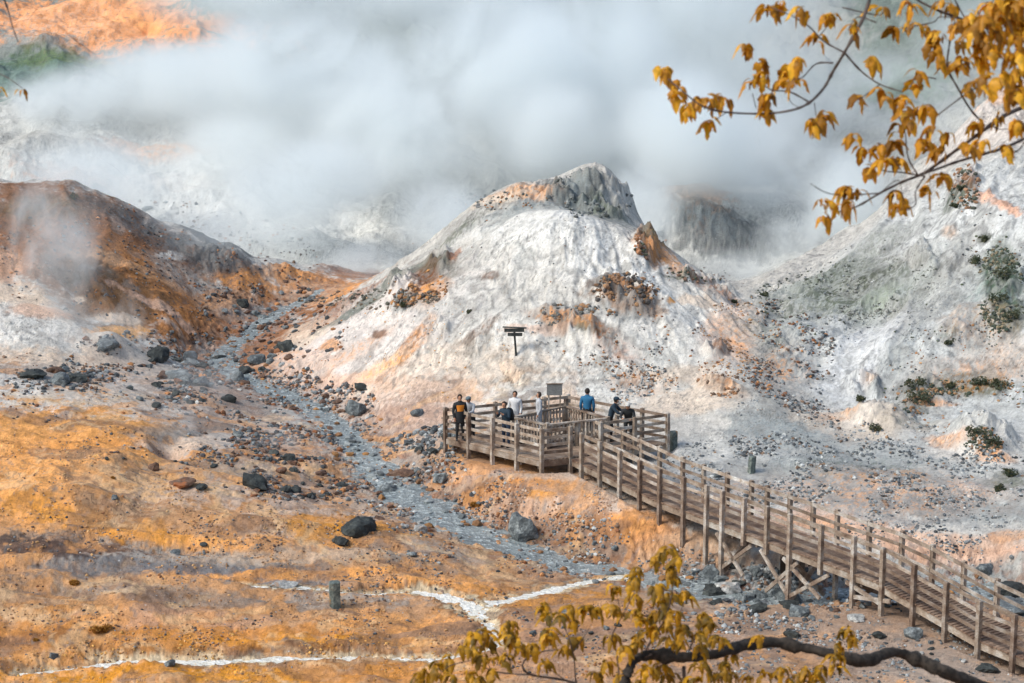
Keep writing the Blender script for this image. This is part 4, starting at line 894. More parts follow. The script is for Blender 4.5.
for a in [
 (357,531,35,'black','large angular black boulder beside the stream on the orange flat',1.05),(342,543,13,'black','small black block just below the large black boulder by the stream',.9),
 (255,488,30,'black','big pointed black boulder amid the dark rocks left of the stream',1.1),(522,535,32,'grey','blue grey pyramid-shaped boulder at the water edge below the platform',1.0),
 (284,349,25,'black','oval black boulder alone at the left foot of the white cone',.7),(361,389,15,'black','black rock on the pale slope between the cone and the stream',.9),
 (154,468,14,'rusty','dark rusty boulder alone on the orange plain left of centre',1.1),(286,587,28,'pale','flat brown rock with a pale rim beside the thin rivulet',.5),
 (109,346,26,'grey','rounded grey boulder half in steam at the foot of the rusty hill',.8),(158,358,20,'black','dark angular boulder among the stones below the rusty hill',.9),(242,304,14,'black','dark rock at the head of the stream near the valley mouth',.8),
 (146,209,11,'grey','small grey boulder perched on the crest of the rusty hill',.8),(230,401,16,'black','dark upright rock on the left bank of the upper stream',1.1),(179,377,26,'grey','wide grey boulder in the rock jumble beside the upper stream',.7),
 (355,413,20,'grey','dark grey rock at the bend where the cone meets the stream',.9),(418,415,12,'grey','lone grey rock on the slope left of the platform',.8),(400,476,28,'rusty','long rusty rock on the right bank of the stream rapids',.6),
 (387,492,20,'grey','grey rock in midstream with white water beside it',.7),(411,555,17,'grey','flat grey rock on the near bank below the rapids',.6),(440,480,16,'grey','pointed grey rock on the bank left of the platform posts',.8),
 (798,614,28,'grey','broad blue grey boulder in front of the trestle braces',.9),(787,600,30,'grey','dark grey boulder tucked behind the others at the trestle foot',.9),(793,636,18,'black','small dark rock below the trestle boulders',.8),(836,611,12,'rusty','small brown rock between trestle posts',.8),(858,620,19,'pale','light grey knobbly rock beside a trestle post',.9),
 (880,637,17,'black','black rock left of the grey one under the boardwalk edge',.8),(914,637,18,'grey','dark grey rock directly under the lower boardwalk edge',.9),(986,573,16,'grey','blue grey upright rock beyond the lower boardwalk',1.0),(1012,592,36,'black','large dark boulder at the right edge beyond the boardwalk',.8),(1006,612,60,'grey','very wide grey slab beyond the boardwalk at the right edge',.35),
 (988,671,18,'black','dark rock near the lower right corner below the boardwalk',.7),(710,576,20,'grey','upright grey boulder at the left foot of the trestle',1.0),(729,590,30,'pale','large light grey boulder in front of the tallest boardwalk post',.9),(715,596,24,'black','dark boulder left of the large light grey one',.7),(776,596,22,'grey','grey boulder right under the middle trestle',.9),
 (789,606,20,'black','black boulder wedged below the trestle boulders',.8),(718,476,10,'grey','grey rock seen through the far railing of the boardwalk',1.0),(700,588,14,'grey','grey stone at the water left of the trestle',.8),(744,603,22,'grey','cracked grey rock below the tallest post',.8),(758,610,16,'black','small black rock between two grey trestle boulders',.8),
 (33,375,26,'black','low dark rock heap in the pale plain at the far left',.6),(56,372,18,'rusty','rust stained rock in the pale plain at the far left',.8),(60,384,22,'grey','grey rock lowest in the heap at the far left',.7),(74,379,24,'black','black rock at the right end of the far left heap',.7),
 (181,484,28,'rusty','flat rust brown rock left of the pointed black boulder',.5),(201,488,14,'black','black stone touching the flat rust brown rock',.7),(280,472,14,'rusty','rusty round rock above the pointed black boulder',.8),(115,498,8,'grey','small grey stone alone on the upper orange plain',.8),(176,554,10,'grey','small dark grey stone in the middle of the orange plain',.8),(203,545,8,'black','little black stone on the pale streak of the plain',.7),
 (170,665,12,'grey','grey stone standing in the white rivulet at the bottom left',.7),(53,657,10,'grey','small grey stone above the start of the white rivulet',.8),(338,542,10,'black','tiny dark block beside the large black boulder',.8)]:
    rock(*a[:5], tall=a[5], name='boulder' if a[2] >= 20 else 'rock')
cl = [ # px,py,rx,ry,n,size lo,hi, kinds, label, group
 (300,485,60,14,26,5,13,('black','black','rusty'),'dark stone scattered round the pointed black boulder','stones round the pointed boulder'),
 (262,450,50,24,30,5,13,('grey','rusty','black'),'stone in the rubble left of the stream above the pointed boulder','stones above the pointed boulder'),
 (200,372,70,18,34,7,18,('black','grey','rusty'),'dark stone in the jumble beside the upper stream','stones of the upper jumble'),
 (262,330,46,34,30,5,12,('grey','grey','rusty'),'small stone in the bed of the upper stream','stones of the upper stream'),
 (310,415,50,20,18,5,11,('grey','rusty'),'stone along the middle stream under the cone','stones of the middle stream'),
 (430,440,26,12,22,5,12,('grey','grey','black'),'grey stone heaped left of the platform','stones left of the platform'),
 (425,505,55,26,30,5,12,('grey','rusty','pale'),'stone at the rapids below the platform','stones at the rapids'),
 (560,550,70,16,18,4,9,('grey','rusty'),'small stone on the stream bank below the boardwalk','stones on the lower stream bank'),
 (740,585,60,22,26,7,18,('grey','black','grey','pale'),'stone in the heap under the trestle','stones under the trestle'),
 (850,610,60,16,16,5,12,('black','grey'),'dark stone along the foot of the boardwalk','stones along the boardwalk foot'),
 (940,655,70,18,12,4,10,('black','grey','pale'),'stone on the gravel at the lower right','stones at the lower right'),
 (560,630,60,20,18,4,9,('black','grey'),'dark stone on the ground behind the lower branch','stones behind the lower branch'),
 (50,380,50,12,12,4,9,('black','rusty','grey'),'stone in the pale plain at the far left','stones on the far left plain'),
 (160,460,60,16,10,4,8,('black','rusty'),'small dark stone sprinkled on the orange plain','stones on the orange plain'),
 (175,395,60,12,14,6,13,('black','grey'),'stone on the grey shelf above the steaming pool','stones on the shelf above the pool')]
for (px, py, rx, ry, n_, lo, hi, kinds, label, grp) in cl:
    for i in range(n_):
        a = rng.uniform(0, 6.28); q = math.sqrt(rng.rand()); rock(px+rx*q*math.cos(a), py+ry*q*math.sin(a), lo+(hi-lo)*rng.rand()**2, kinds[rng.randint(len(kinds))], label, grp, .8)
# small gravel that nobody could count: one mesh of little angular stones
import bmesh
bm = bmesh.new(); bmesh.ops.create_icosphere(bm, subdivisions=1, radius=1.0)
IV = np.array([v.co[:] for v in bm.verts]); IF = np.array([[v.index for v in f.verts] for f in bm.faces]); bm.free()
gx_, gy_ = np.meshgrid((np.arange(800)-400)/4, np.arange(520)/4); CLF = fbm(gx_*.55, gy_*.45, 3, 400)+.5*fbm(gx_*2.2, gy_*2.2, 2, 401)
def scatter(name, areas, seed, mat, sink=.15):
    r_ = np.random.RandomState(seed); Vs = []; Fs = []; Cs = []; nv = 0
    for (px, py, rx, ry, n_, lo, hi, cols) in areas:
        for i in range(n_):
            a = r_.uniform(0, 6.28); q = math.sqrt(r_.rand()); u_, v_ = px+rx*q*math.cos(a), py+ry*q*math.sin(a)
            p = hit(u_, v_, Z=Z_)
            if p is None: continue
            cl_ = CLF[min(int(p.y*4), 519), min(max(int(p.x*4)+400, 0), 799)]
            if cl_ < -.05+.5*r_.rand()*r_.rand(): continue
            r0 = (lo+(hi-lo)*r_.rand()**3)/2*p.y/F; J = IV*(1+r_.uniform(-.32,.32,IV.shape)); th = r_.rand()*6.28
            J = J*np.array([1, .6+.4*r_.rand(), .5+.4*r_.rand()])*r0
            J = np.stack([J[:,0]*math.cos(th)-J[:,1]*math.sin(th), J[:,0]*math.sin(th)+J[:,1]*math.cos(th), J[:,2]], 1)+np.array([p.x,p.y,p.z+r0*sink])
            Vs.append(J); Fs.append(IF+nv); nv += len(J); c = np.array(cols[r_.randint(len(cols))])*(.7+.6*r_.rand()); Cs.append(np.tile(c, (len(J),1)))
    o = np_mesh(name, np.concatenate(Vs), np.concatenate(Fs), mat, False, np.concatenate(Cs)); return o
def mat_col(name, rough=.9):
    m, t, b, o = newmat(name); a = t.nodes.new('ShaderNodeVertexColor'); a.layer_name = 'Col'; g = t.nodes.new('ShaderNodeNewGeometry')
    n = noise_node(t, 14, 4, .6, g.outputs['Position']); c = mixc(t, 'MULTIPLY', .8, a.outputs[0], ramp(t, n.outputs[0], [(.3,(.6,.6,.6)),(.65,(1.15,1.15,1.15))]).outputs[0]); t.links.new(c, b.inputs['Base Color']); b.inputs['Roughness'].default_value = rough; return m
M['gravel'] = mat_col('gravel')
dk = [(.05,.055,.06),(.11,.12,.125),(.20,.13,.09),(.2,.22,.23)]; rs = [(.22,.09,.04),(.40,.18,.07),(.13,.12,.12),(.10,.06,.045)]; bl = [(.17,.19,.20),(.30,.32,.33),(.10,.11,.12),(.45,.46,.45)]; orr = [(.40,.20,.09),(.28,.13,.06),(.16,.10,.07),(.42,.25,.13)]
tag(scatter('gravel', [
 (270,330,80,50,1600,2,8,dk+rs),(240,390,110,30,1600,2,8,dk+rs+bl),(320,420,70,40,900,2,7,dk+bl+rs),(250,450,90,35,900,2,7,dk+rs),(400,490,90,50,900,2,6,dk+bl+rs),(430,435,40,24,400,2,7,bl+dk),
 (520,545,120,35,1000,2,6,bl+rs+dk),(640,565,90,20,500,2,6,bl+dk),(500,500,110,30,500,1.5,4,bl+rs),(760,600,110,36,1100,2,8,bl+dk),(880,640,120,36,800,2,6,dk+bl),(960,670,80,16,200,2,6,dk+bl),(600,640,130,40,900,2,6,dk+rs),
 (180,400,180,60,700,1.5,5,dk+rs),(60,380,90,30,300,2,6,dk+rs),(150,480,260,70,600,1.5,4.5,dk+rs),(200,580,330,70,1300,1.5,4.5,dk+rs+orr),(200,650,330,40,900,1.5,4,rs+orr+dk),(320,540,140,40,600,1.5,4,dk+orr),(430,600,110,40,600,1.5,5,orr+dk),
 (640,330,34,60,400,1.5,4,dk+rs),(640,385,40,22,600,1.5,4.5,orr+bl+bl),(590,330,60,26,400,1.5,4,dk+bl),(790,360,46,70,2400,1.5,5.5,bl+dk+rs),(780,430,60,36,1200,1.5,6,bl+dk),(850,470,190,50,3000,1.5,5,bl+bl+[(.35,.22,.13)]),(950,520,110,36,1000,1.5,5,bl+dk),(900,560,140,26,400,1.5,3.6,bl),(760,460,80,26,500,1.5,4,bl),
 (560,300,190,90,500,1,2.6,dk+bl+rs),(400,350,110,60,600,1,3,[(.6,.33,.12),(.5,.3,.15),(.3,.3,.3)]),(960,380,80,60,800,1.5,4,dk+orr+[(.08,.10,.06)]),(1000,280,40,70,500,1.5,4,dk+[(.08,.10,.06)]),(850,310,90,50,800,1.5,3.6,bl+[(.10,.12,.08)]),(930,280,90,110,300,1,2.4,bl),
 (170,480,300,60,2500,1.5,4,[(.52,.29,.12),(.42,.24,.12),(.6,.38,.18),(.3,.2,.14)]),(200,590,330,70,3500,1.5,4.5,[(.46,.25,.11),(.36,.2,.1),(.55,.32,.14),(.25,.18,.14)]),(250,660,400,30,1800,1.5,4.5,[(.5,.25,.07),(.36,.19,.08),(.6,.34,.1)]),(850,650,200,34,2200,1.5,6,dk+bl+[(.25,.17,.12)]),(540,500,130,30,1600,1.5,4,[(.45,.25,.13),(.3,.2,.14),(.5,.38,.3)]),(150,260,170,60,2200,1.5,5,rs+dk),(160,365,110,34,1500,2,8,dk+dk+rs),(60,375,70,18,500,2,8,dk),(270,450,70,26,1200,2,8,dk+rs),(300,488,80,16,700,2,8,dk+rs),(430,490,80,30,900,2,7,dk+bl+rs),(420,438,40,16,500,2,9,bl+dk),(745,592,80,26,1400,2,10,bl+dk),(870,475,170,36,3500,1.5,6,bl+bl+dk),(960,530,90,16,600,1.5,5,bl),
 (405,292,20,15,260,2,7,[(.10,.09,.08),(.25,.14,.08),(.4,.2,.08)]),(430,285,18,18,260,2,6,[(.3,.15,.07),(.12,.1,.08),(.45,.22,.08)]),(625,290,34,17,700,2,8,[(.25,.14,.08),(.09,.08,.075),(.36,.2,.1)]),(575,318,46,14,500,2,7,[(.12,.13,.12),(.22,.22,.21),(.3,.17,.09)]),(650,243,16,16,300,2,8,[(.34,.16,.08),(.15,.09,.06),(.08,.09,.06)]),(592,195,44,24,500,2,7,[(.15,.16,.16),(.24,.25,.24),(.09,.10,.09)]),(690,275,40,8,200,2,6,[(.2,.12,.08),(.08,.09,.06)]),(720,385,26,12,250,2,6,[(.35,.18,.09),(.15,.1,.07)]),(720,346,12,10,120,2,6,[(.2,.13,.09),(.3,.17,.1)]),(370,300,70,10,500,2,6,[(.1,.1,.08),(.2,.15,.11)]),(510,200,60,10,350,1.5,5,[(.2,.2,.2),(.35,.18,.09),(.1,.11,.1)]),(965,190,14,26,250,2,7,[(.08,.09,.07),(.3,.17,.1)]),(1000,290,24,44,900,2,6,[(.05,.07,.05),(.09,.10,.07),(.2,.16,.1)]),(970,385,44,12,500,2,6,[(.06,.08,.055),(.3,.17,.08)]),(920,397,24,18,400,2,6,[(.07,.085,.065),(.3,.18,.1)]),(985,440,26,12,300,2,6,[(.05,.065,.045),(.3,.16,.08)]),(820,300,70,26,900,1.5,5,[(.09,.10,.08),(.25,.25,.23)]),(880,280,60,40,600,1.5,4,[(.1,.11,.09),(.3,.3,.28)]),(740,335,40,40,600,1.5,4,[(.5,.28,.14),(.3,.2,.13)]),(600,345,40,30,500,1.5,5,[(.35,.19,.1),(.15,.13,.12)]),(740,350,50,50,500,1.5,4,orr+rs)], 5, M['gravel']), kind='stuff')

r_ = np.random.RandomState(77); Vs = []; Fs = []; Cs = []; nv = 0
for i in range(2600):
    q = main_stream[int((r_.rand()**.8)*len(main_stream)*.999)]; d_ = r_.normal()*q[3]*.9+r_.choice([-1,1])*q[3]*.45
    x_, y_ = q[0]+d_*.8+r_.normal()*.3, q[1]+d_*.35+r_.normal()*.3
    if y_ > 95 or r_.rand() < (.75 if y_ < 69 else .45): continue
    r0 = .035+.20*r_.rand()**4*(.6+.4*(y_ < 75)); J = IV*(1+r_.uniform(-.32,.32,IV.shape))*np.array([1,.75,.6])*r0; th = r_.rand()*6.28
    J = np.stack([J[:,0]*math.cos(th)-J[:,1]*math.sin(th), J[:,0]*math.sin(th)+J[:,1]*math.cos(th), J[:,2]], 1)+np.array([x_,y_,max(ground(x_,y_), q[2]-.02)+r0*.12])
    Vs.append(J); Fs.append(IF+nv); nv += len(J); c = np.array([(.10,.11,.115),(.17,.19,.195),(.25,.27,.27),(.22,.11,.05),(.35,.17,.06)][r_.randint(5)])*(.7+.6*r_.rand()); Cs.append(np.tile(c, (len(J),1)))
tag(np_mesh('stream_pebbles', np.concatenate(Vs), np.concatenate(Fs), M['gravel'], False, np.concatenate(Cs)), kind='stuff')
# ------------------------------------------------------------------ shrubs and tufts
def leafy(name, p, r_, h_, n_, mat, size, seed):
    q = np.random.RandomState(seed); mb = MB()
    lobes = [(q.uniform(-.6,.6)*r_, q.uniform(-.6,.6)*r_, q.uniform(.2,.7)*h_, q.uniform(.35,.6)) for _ in range(5)]
    for i in range(n_):
        lx, ly, lz, lr = lobes[q.randint(5)]; d = q.normal(size=3); d /= np.linalg.norm(d); k = lr*q.rand()**.33
        c = Vector((lx+d[0]*k*r_, ly+d[1]*k*r_, max(.0, lz+d[2]*k*h_))); s = size*q.uniform(.6,1.3)
        a = Vector(q.normal(size=3)).normalized()*s; b = a.cross(Vector(q.normal(size=3))).normalized()*s*.55
        mb.add([c-a, c+b, c+a, c-b], [(0,1,2,3)])
    o = mb.build(name, mat, None, True); o.location = p; return o
k = 0
for (px, py, wp, label) in [(978,262,20,'upper dark shrub on the far right white face'),(1004,276,26,'broad dark shrub at the right edge'),(1000,300,22,'dark shrub just under the broad one at the right edge'),(1012,320,24,'low dark shrub on the right face'),(985,240,12,'small shrub alone near the top of the right face'),(980,385,18,'shrub at the left of the dark row on the right slope'),(1000,387,20,'shrub in the middle of the dark row on the right slope'),(950,388,14,'small shrub at the near end of the dark row'),
    (915,385,20,'upper shrub on the grey mound right of the gully'),(920,400,24,'shrub in the centre of the grey mound'),(950,343,12,'small shrub above the grey mound'),(978,436,24,'shrub on top of the low cream mound'),(992,443,18,'shrub on the right shoulder of the cream mound'),(1008,476,18,'shrub right of the cream mound'),(1000,490,14,'low shrub below the cream mound'),(956,207,12,'shrub on the crag of the right ridge'),(962,190,12,'shrub at the top of the crag on the right ridge'),
    (660,235,10,'shrub on top of the orange crag'),(735,302,8,'small shrub on the cone rim right of the crag'),(765,296,10,'shrub in the saddle right of the cone'),(405,305,10,'shrub on the outcrop of the left cone flank'),(470,312,7,'tiny shrub high on the left cone flank'),(72,198,12,'shrub on the crest of the rusty hill'),(95,188,10,'low shrub beside the pink hillock'),(860,400,14,'shrub on the small mound right of the gully'),(875,430,16,'low shrub at the foot of the right slope')]:
    p = on(px, py); k += 1
    if p is None: continue
    r_ = wp/2*p.y/F; o = leafy('shrub', p-Vector((0,0,.05)), r_*1.1, r_*1.0, 260, M['shrub'], .045+r_*.03, k); tag(o, label, 'shrub')
for (px, py, wp, label) in [(73,585,20,'amber tuft on the grey streak of the plain'),(100,630,26,'golden tuft in the lower left plain'),(475,505,14,'golden tuft on the bank below the platform'),(35,640,10,'brown tuft at the far lower left'),(113,478,8,'small straw tuft on the upper orange plain')]:
    p = on(px, py); k += 1; r_ = wp/2*p.y/F; o = leafy('tuft', p-Vector((0,0,.04)), r_*.8, r_*.5, 900, M['straw'], .04, k); tag(o, label, 'tuft')

# ------------------------------------------------------------------ foreground trees
def leaf_cluster(mb, c, seed, size=.075, n_=6):
    "a node of young palmate leaves: folded, pointed leaflets that hang like a half closed umbrella"
    q = np.random.RandomState(seed); n_ = n_+q.randint(0, 3)
    for g in range(n_):
        az = q.uniform(0, 6.28); L = size*q.uniform(.45, 1.3); W_ = L*q.uniform(.10, .20); fold = q.uniform(.3, 1.1); open_ = q.uniform(.1, 1.0)
        out = Vector((math.cos(az), math.sin(az), 0)); side = Vector((-math.sin(az), math.cos(az), 0)); tw = q.uniform(-.5, .5)
        side = (side+out*tw*.5).normalized(); p = Vector(c)+Vector(q.normal(size=3))*size*.10; spine = []; el = .45*open_
        for i in range(7):
            spine.append(p.copy()); el2 = el-(1.9-.55*open_)*min(1, i/2.6); d = out*math.cos(max(el2,-1.62))+Vector((0,0,math.sin(max(el2,-1.62)))); p = p+d*(L/6)
        wid = [.18, .55, .95, 1.0, .85, .5, .03]; v = []; f = []
        for i in range(7):
            up = (spine[min(i+1,6)]-spine[max(i-1,0)]).normalized().cross(side); ser = 1+(.30 if i % 2 else -.15); k_ = W_*wid[i]*ser*(1+.15*q.randn())
            v += [spine[i]-side*k_-up*k_*fold, spine[i], spine[i]+side*k_-up*k_*fold]
        for i in range(6): f += [(i*3, i*3+1, i*3+4, i*3+3), (i*3+1, i*3+2, i*3+5, i*3+4)]
        mb.add(v, f)
def seg_path(pts, d0, d1, n_=4):
    "smooth world polyline from pixels, distance d0..d1"
    m_ = len(pts); W = [at(p[0], p[1], d0+(d1-d0)*i/(m_-1)+.05*math.sin(i*1.7)) for i, p in enumerate(pts)]; out = []
    for i in range(m_-1):
        p0, p1, p2, p3 = W[max(i-1,0)], W[i], W[i+1], W[min(i+2,m_-1)]
        for k in range(n_):
            f = k/n_; out.append(.5*((2*p1)+(-p0+p2)*f+(2*p0-5*p1+4*p2-p3)*f*f+(-p0+3*p1-3*p2+p3)*f**3))
    out.append(W[-1]); return out
def branch(parent, pts, d0, d1, r0, r1, mat, name='branch'):
    W = seg_path(pts, d0, d1); n_ = len(W); rr = [.58*(r0+(r1-r0)*(i/(n_-1))) if mat == 'twig' else r0+(r1-r0)*(i/(n_-1)) for i in range(n_)]
    rr = [r*(1+.12*math.sin(i*2.7)+(.25 if i % 7 == 3 else 0)) for i, r in enumerate(rr)]
    mb = MB(); mb.tube([p-parent.location for p in W], rr, 8); return mb.build(name, M[mat], parent, True)
def Z5(l): return [(x/2.667+640, y/2.667) for x, y in l]
gx = 4.3; tree1 = empty('tree', (gx, 6.6, ground(gx, 6.6)-.1)); tag(tree1, 'tree whose thin twigs of drooping orange leaves hang in at the top right', 'tree')
mb = MB(); H1 = 21.6-tree1.location.z
mb.tube([(0,0,-.3),(.03,0,1.0),(-.05,.05,H1*.35),(.05,.0,H1*.65),(-.1,0,H1*.9),(-.2,0,H1*1.15)], [.20,.16,.13,.10,.06,.03], 10); mb.build('trunk', M['bark'], tree1, True)
def join(px, py, d, z): # from the off-frame trunk to where a branch enters the frame
    return None
def off_branch(tree, z, px, py, d, r0, r1, mat):
    a = Vector((-.05, 0, z-tree.location.z)); b = at(px, py, d)-tree.location; m_ = (a+b)/2+Vector((0,0,-.05)); MB().tube([a, m_, b], [r0*1.8, (r0+r1)/2*1.1, r0*.6], 8).build('branch', M[mat], tree, True)
A_ = Z5([(1060,270),(1024,285),(970,310),(900,360),(830,410),(760,460),(700,485),(640,515),(580,550),(530,565)])
branch(tree1, A_, 6.3, 6.0, .014, .004, 'twig'); off_branch(tree1, 19.6, *A_[0], 6.3, .014, .014, 'twig')
B_ = Z5([(1060,350),(1024,370),(970,395),(920,410),(850,430),(800,448),(760,462)]); branch(tree1, B_, 6.35, 6.1, .010, .006, 'twig'); off_branch(tree1, 19.4, *B_[0], 6.35, .010, .01, 'twig')
C1_ = Z5([(625,-50),(612,0),(590,60),(545,140),(515,190),(490,235),(450,275),(400,295),(330,303),(240,300),(170,285),(110,240),(75,210)]); branch(tree1, C1_, 6.1, 5.8, .011, .003, 'twig')
u0 = Z5([(1090,-190),(900,-170),(740,-120),(625,-50)]); branch(tree1, u0, 6.4, 6.1, .018, .011, 'twig'); off_branch(tree1, 20.9, *u0[0], 6.4, .018, .018, 'twig')
for l, r0 in (([(545,140),(490,110),(450,70),(400,40),(350,20)],.005),([(515,168),(470,170),(435,205),(410,212)],.005),([(545,140),(590,190),(640,225),(700,245)],.006),([(455,275),(400,245),(350,240),(320,215)],.005),([(640,515),(560,520),(500,515),(455,490)],.004),
    ([(760,470),(700,460),(650,455),(610,430)],.005),([(740,465),(715,420),(708,360),(700,330)],.005),([(760,470),(735,510),(735,545),(710,560)],.005),([(465,275),(470,310)],.003),([(400,240),(400,270),(430,290)],.003),([(300,250),(310,290)],.003),([(640,225),(600,255),(580,265)],.004),([(480,95),(508,60)],.003),
    ([(630,60),(580,45),(555,80)],.004),([(540,20),(630,40),(650,30)],.004),([(700,330),(690,300),(720,270)],.004),([(790,210),(740,205),(720,235)],.004),([(790,310),(870,250),(915,225)],.004),([(880,395),(860,420)],.003),([(930,330),(960,345),(1010,340)],.004),([(840,60),(830,90)],.005),([(640,515),(690,480),(700,545)],.003),([(770,450),(775,490)],.003),([(230,300),(200,320)],.003),
    ([(700,75),(780,60),(800,45),(850,50)],.004),([(870,55),(840,0),(830,-30)],.005),([(930,90),(900,20),(960,0)],.004),([(985,410),(1010,400),(1024,380)],.005)):
    branch(tree1, Z5(l), 6.1, 6.0, r0, r0*.5, 'twig')
D_ = Z5([(700,-30),(740,0),(800,30),(870,55),(940,80),(1024,110),(1070,125)]); branch(tree1, D_, 6.0, 6.3, .005, .011, 'twig'); off_branch(tree1, 20.3, *D_[-1], 6.3, .012, .011, 'twig')
branch(tree1, Z5([(832,70),(825,120),(820,180),(845,230),(880,290),(920,335)]), 6.1, 6.15, .006, .005, 'twig')
CLT = [(340,28),(382,18),(437,32),(508,45),(470,105),(570,75),(285,132),(315,175),(330,205),(300,220),(385,195),(420,165),(415,220),(385,220),(345,260),(60,190),(95,220),(95,255),(150,270),(130,290),(180,275),(225,260),(187,335),(338,305),(475,325),(490,315),(460,330),(615,165),(650,30),(650,255),(577,270),(675,80),(720,20),(730,70),(770,90),(800,100),(800,150),(850,120),(845,70),(810,10),(870,235),(905,225),(745,195),(735,235),(700,270),(760,290),(690,345),(720,330),(640,395),(680,390),(570,365),(600,405),(605,455),(655,435),(690,430),(770,395),(780,350),(790,410),(820,365),(760,380),(490,545),(495,590),(550,550),(550,510),(580,515),(680,520),(700,560),(695,545),(765,510),(805,475),(905,330),(915,385),(970,405),(875,400),(1000,330),(960,320),(990,240),(960,215),(1000,200),(900,80),(940,90),(930,140),(900,160),(880,50),(960,40),(990,60),(1010,140),(1010,30),(940,20),(1015,250),(860,160),(840,180),(1000,10),(960,100),(985,150),(1015,90),(920,110),(975,20),(930,50),(1040,60),(1045,180),(780,120),(825,30),(710,300)]
mb = MB()
for i, (x, y) in enumerate(CLT):
    big = 1.35 if (x > 880 and y < 260) else 1.0
    p = at(x/2.667+640, y/2.667-3, (5.5 if big > 1 else 6.05)+.12*math.sin(i*2.1)); leaf_cluster(mb, p-tree1.location, 500+i, .070*big**.3, 7 if big == 1 else 9)
mb.build('foliage', M['leaf'], tree1, True)
def Z4(l): return [(x/3.413+420, y/3.413+540) for x, y in l]
gx2 = 4.1; tree2 = empty('tree', (gx2, 7.6, ground(gx2, 7.6)-.1)); tag(tree2, 'leaning tree with a thick dark mossy limb and amber leaves along the bottom edge', 'tree')
limb = [(1100,730),(1040,705),(982,686),(946,672),(917,660),(893,652),(866,661),(836,655),(780,643),(745,645),(713,655),(684,657),(650,655),(634,661),(627,676),(620,700)]
W = seg_path(limb, 7.4, 6.8, 10); nW = len(W); rr = [.027-.010*(i/nW)+.004*math.sin(i*.23)+(.008 if i % 37 in (3,4,5) else 0) for i in range(nW)]
mb = MB(); mb.tube([p-tree2.location for p in W], rr, 14); q_ = np.array(mb.v); ctr = np.repeat(np.array([list(p-tree2.location) for p in W]), 14, 0)
nz_ = fbm(q_[:,0]*22+q_[:,1]*9, q_[:,2]*40+q_[:,1]*31, 4, 7)+.6*fbm(q_[:,0]*70, q_[:,2]*80+q_[:,1]*60, 3, 8); q_ = ctr+(q_-ctr)*(1+.30*nz_)[:,None]; mb.v = [tuple(x) for x in q_]; mb.build('branch', M['limb'], tree2, True)
b0 = at(1100,730,7.4)-tree2.location; MB().tube([(0,0,-.3),(.02,0,b0.z*.4),(-.05,-.05,b0.z*.8),(b0.x*.6,b0.y*.6,b0.z*.97),tuple(b0)], [.13,.11,.085,.06,.045], 10).build('trunk', M['bark'], tree2, True)
for l, r0 in (([(560,560),(535,500),(525,400),(510,340),(495,300)],.006),([(600,520),(500,480),(380,460),(350,430),(370,400),(420,380),(470,375)],.009),([(525,380),(560,330),(590,280)],.003),([(350,430),(300,400),(290,350)],.003),([(680,470),(670,380),(655,330),(690,260),(730,180),(735,130)],.005),([(760,400),(790,340),(840,260),(862,160),(850,60)],.007),([(840,260),(800,210),(815,120)],.003),([(862,160),(878,100)],.003),
    ([(900,420),(930,350),(960,300)],.006),([(900,430),(905,560)],.014),([(700,560),(720,440),(790,390)],.010),([(840,300),(890,240),(903,200)],.003),([(380,460),(260,450),(180,410),(150,370)],.005),([(240,440),(220,380),(225,330)],.003),([(180,410),(100,430),(60,470)],.004),([(500,480),(430,430),(430,400)],.003),([(690,260),(672,190)],.003),([(970,420),(1000,370)],.004),([(820,430),(830,520)],.004)):
    branch(tree2, Z4(l), 7.0, 6.9, r0, r0*.45, 'twig')
branch(tree2, [(850,655),(848,645),(846,640)], 7, 7, .004, .003, 'twig')
CLB = [(848,40),(808,70),(878,80),(850,110),(865,140),(733,115),(730,150),(672,178),(730,205),(805,170),(820,215),(850,200),(903,195),(655,240),(685,265),(740,255),(750,280),(800,270),(845,250),(870,260),(890,300),(840,300),(800,310),(770,320),(845,350),(880,350),(905,320),(965,270),(990,300),(950,330),(1000,350),(420,240),(440,270),(480,270),(510,250),(590,250),(560,240),(520,290),(440,320),(435,345),(535,350),(495,385),(425,430),(310,300),(290,320),(330,350),(300,350),(345,375),(385,370),(290,410),(225,325),(180,340),(150,380),(190,380),(235,360),(215,410),(250,415),(100,420),(60,445),(10,460),(50,470),(165,470),(245,465),(655,340),(640,430),(700,380),(740,340),(610,470),(685,475),(740,370),(800,390),(820,440),(775,450),(840,470),(960,400),(955,440),(1000,470),(-10,480),(110,480),(200,490),(700,500),(760,490),(1040,440),(1060,400),(900,500),(940,490)]
mb = MB()
for i, (x, y) in enumerate(CLB):
    p = at(x/3.413+420, y/3.413+540-4, 6.95+.15*math.sin(i*1.9)); leaf_cluster(mb, p-tree2.location, 900+i, .069, 10)
for i, (x, y) in enumerate([(848,632),(850,640),(838,658),(835,668),(822,672),(806,672),(800,678),(783,672),(790,682),(765,676),(748,680),(728,676),(838,648),(760,640),(720,640),(700,650),(815,680)]):
    leaf_cluster(mb, at(x, y-3, 6.9)-tree2.location, 1200+i, .066, 9)
mb.build('foliage', M['bush'], tree2, True)
tree3 = empty('tree', (-4.3, 7.0, ground(-4.3, 7.0)-.1)); tag(tree3, 'nearly bare tree with one twig and two leaves at the top left corner', 'tree')
z3 = 21.5-tree3.location.z; MB().tube([(0,0,-.3),(.05,0,z3*.4),(0,.05,z3*.8),(.1,0,z3)], [.16,.13,.08,.04], 9).build('trunk', M['bark'], tree3, True)
a = at(-40,-30,6.8)-tree3.location; MB().tube([(.05,0,z3*.9), tuple(a), tuple(at(2,-6,6.7)-tree3.location)], [.03,.015,.007], 7).build('branch', M['twig'], tree3, True)
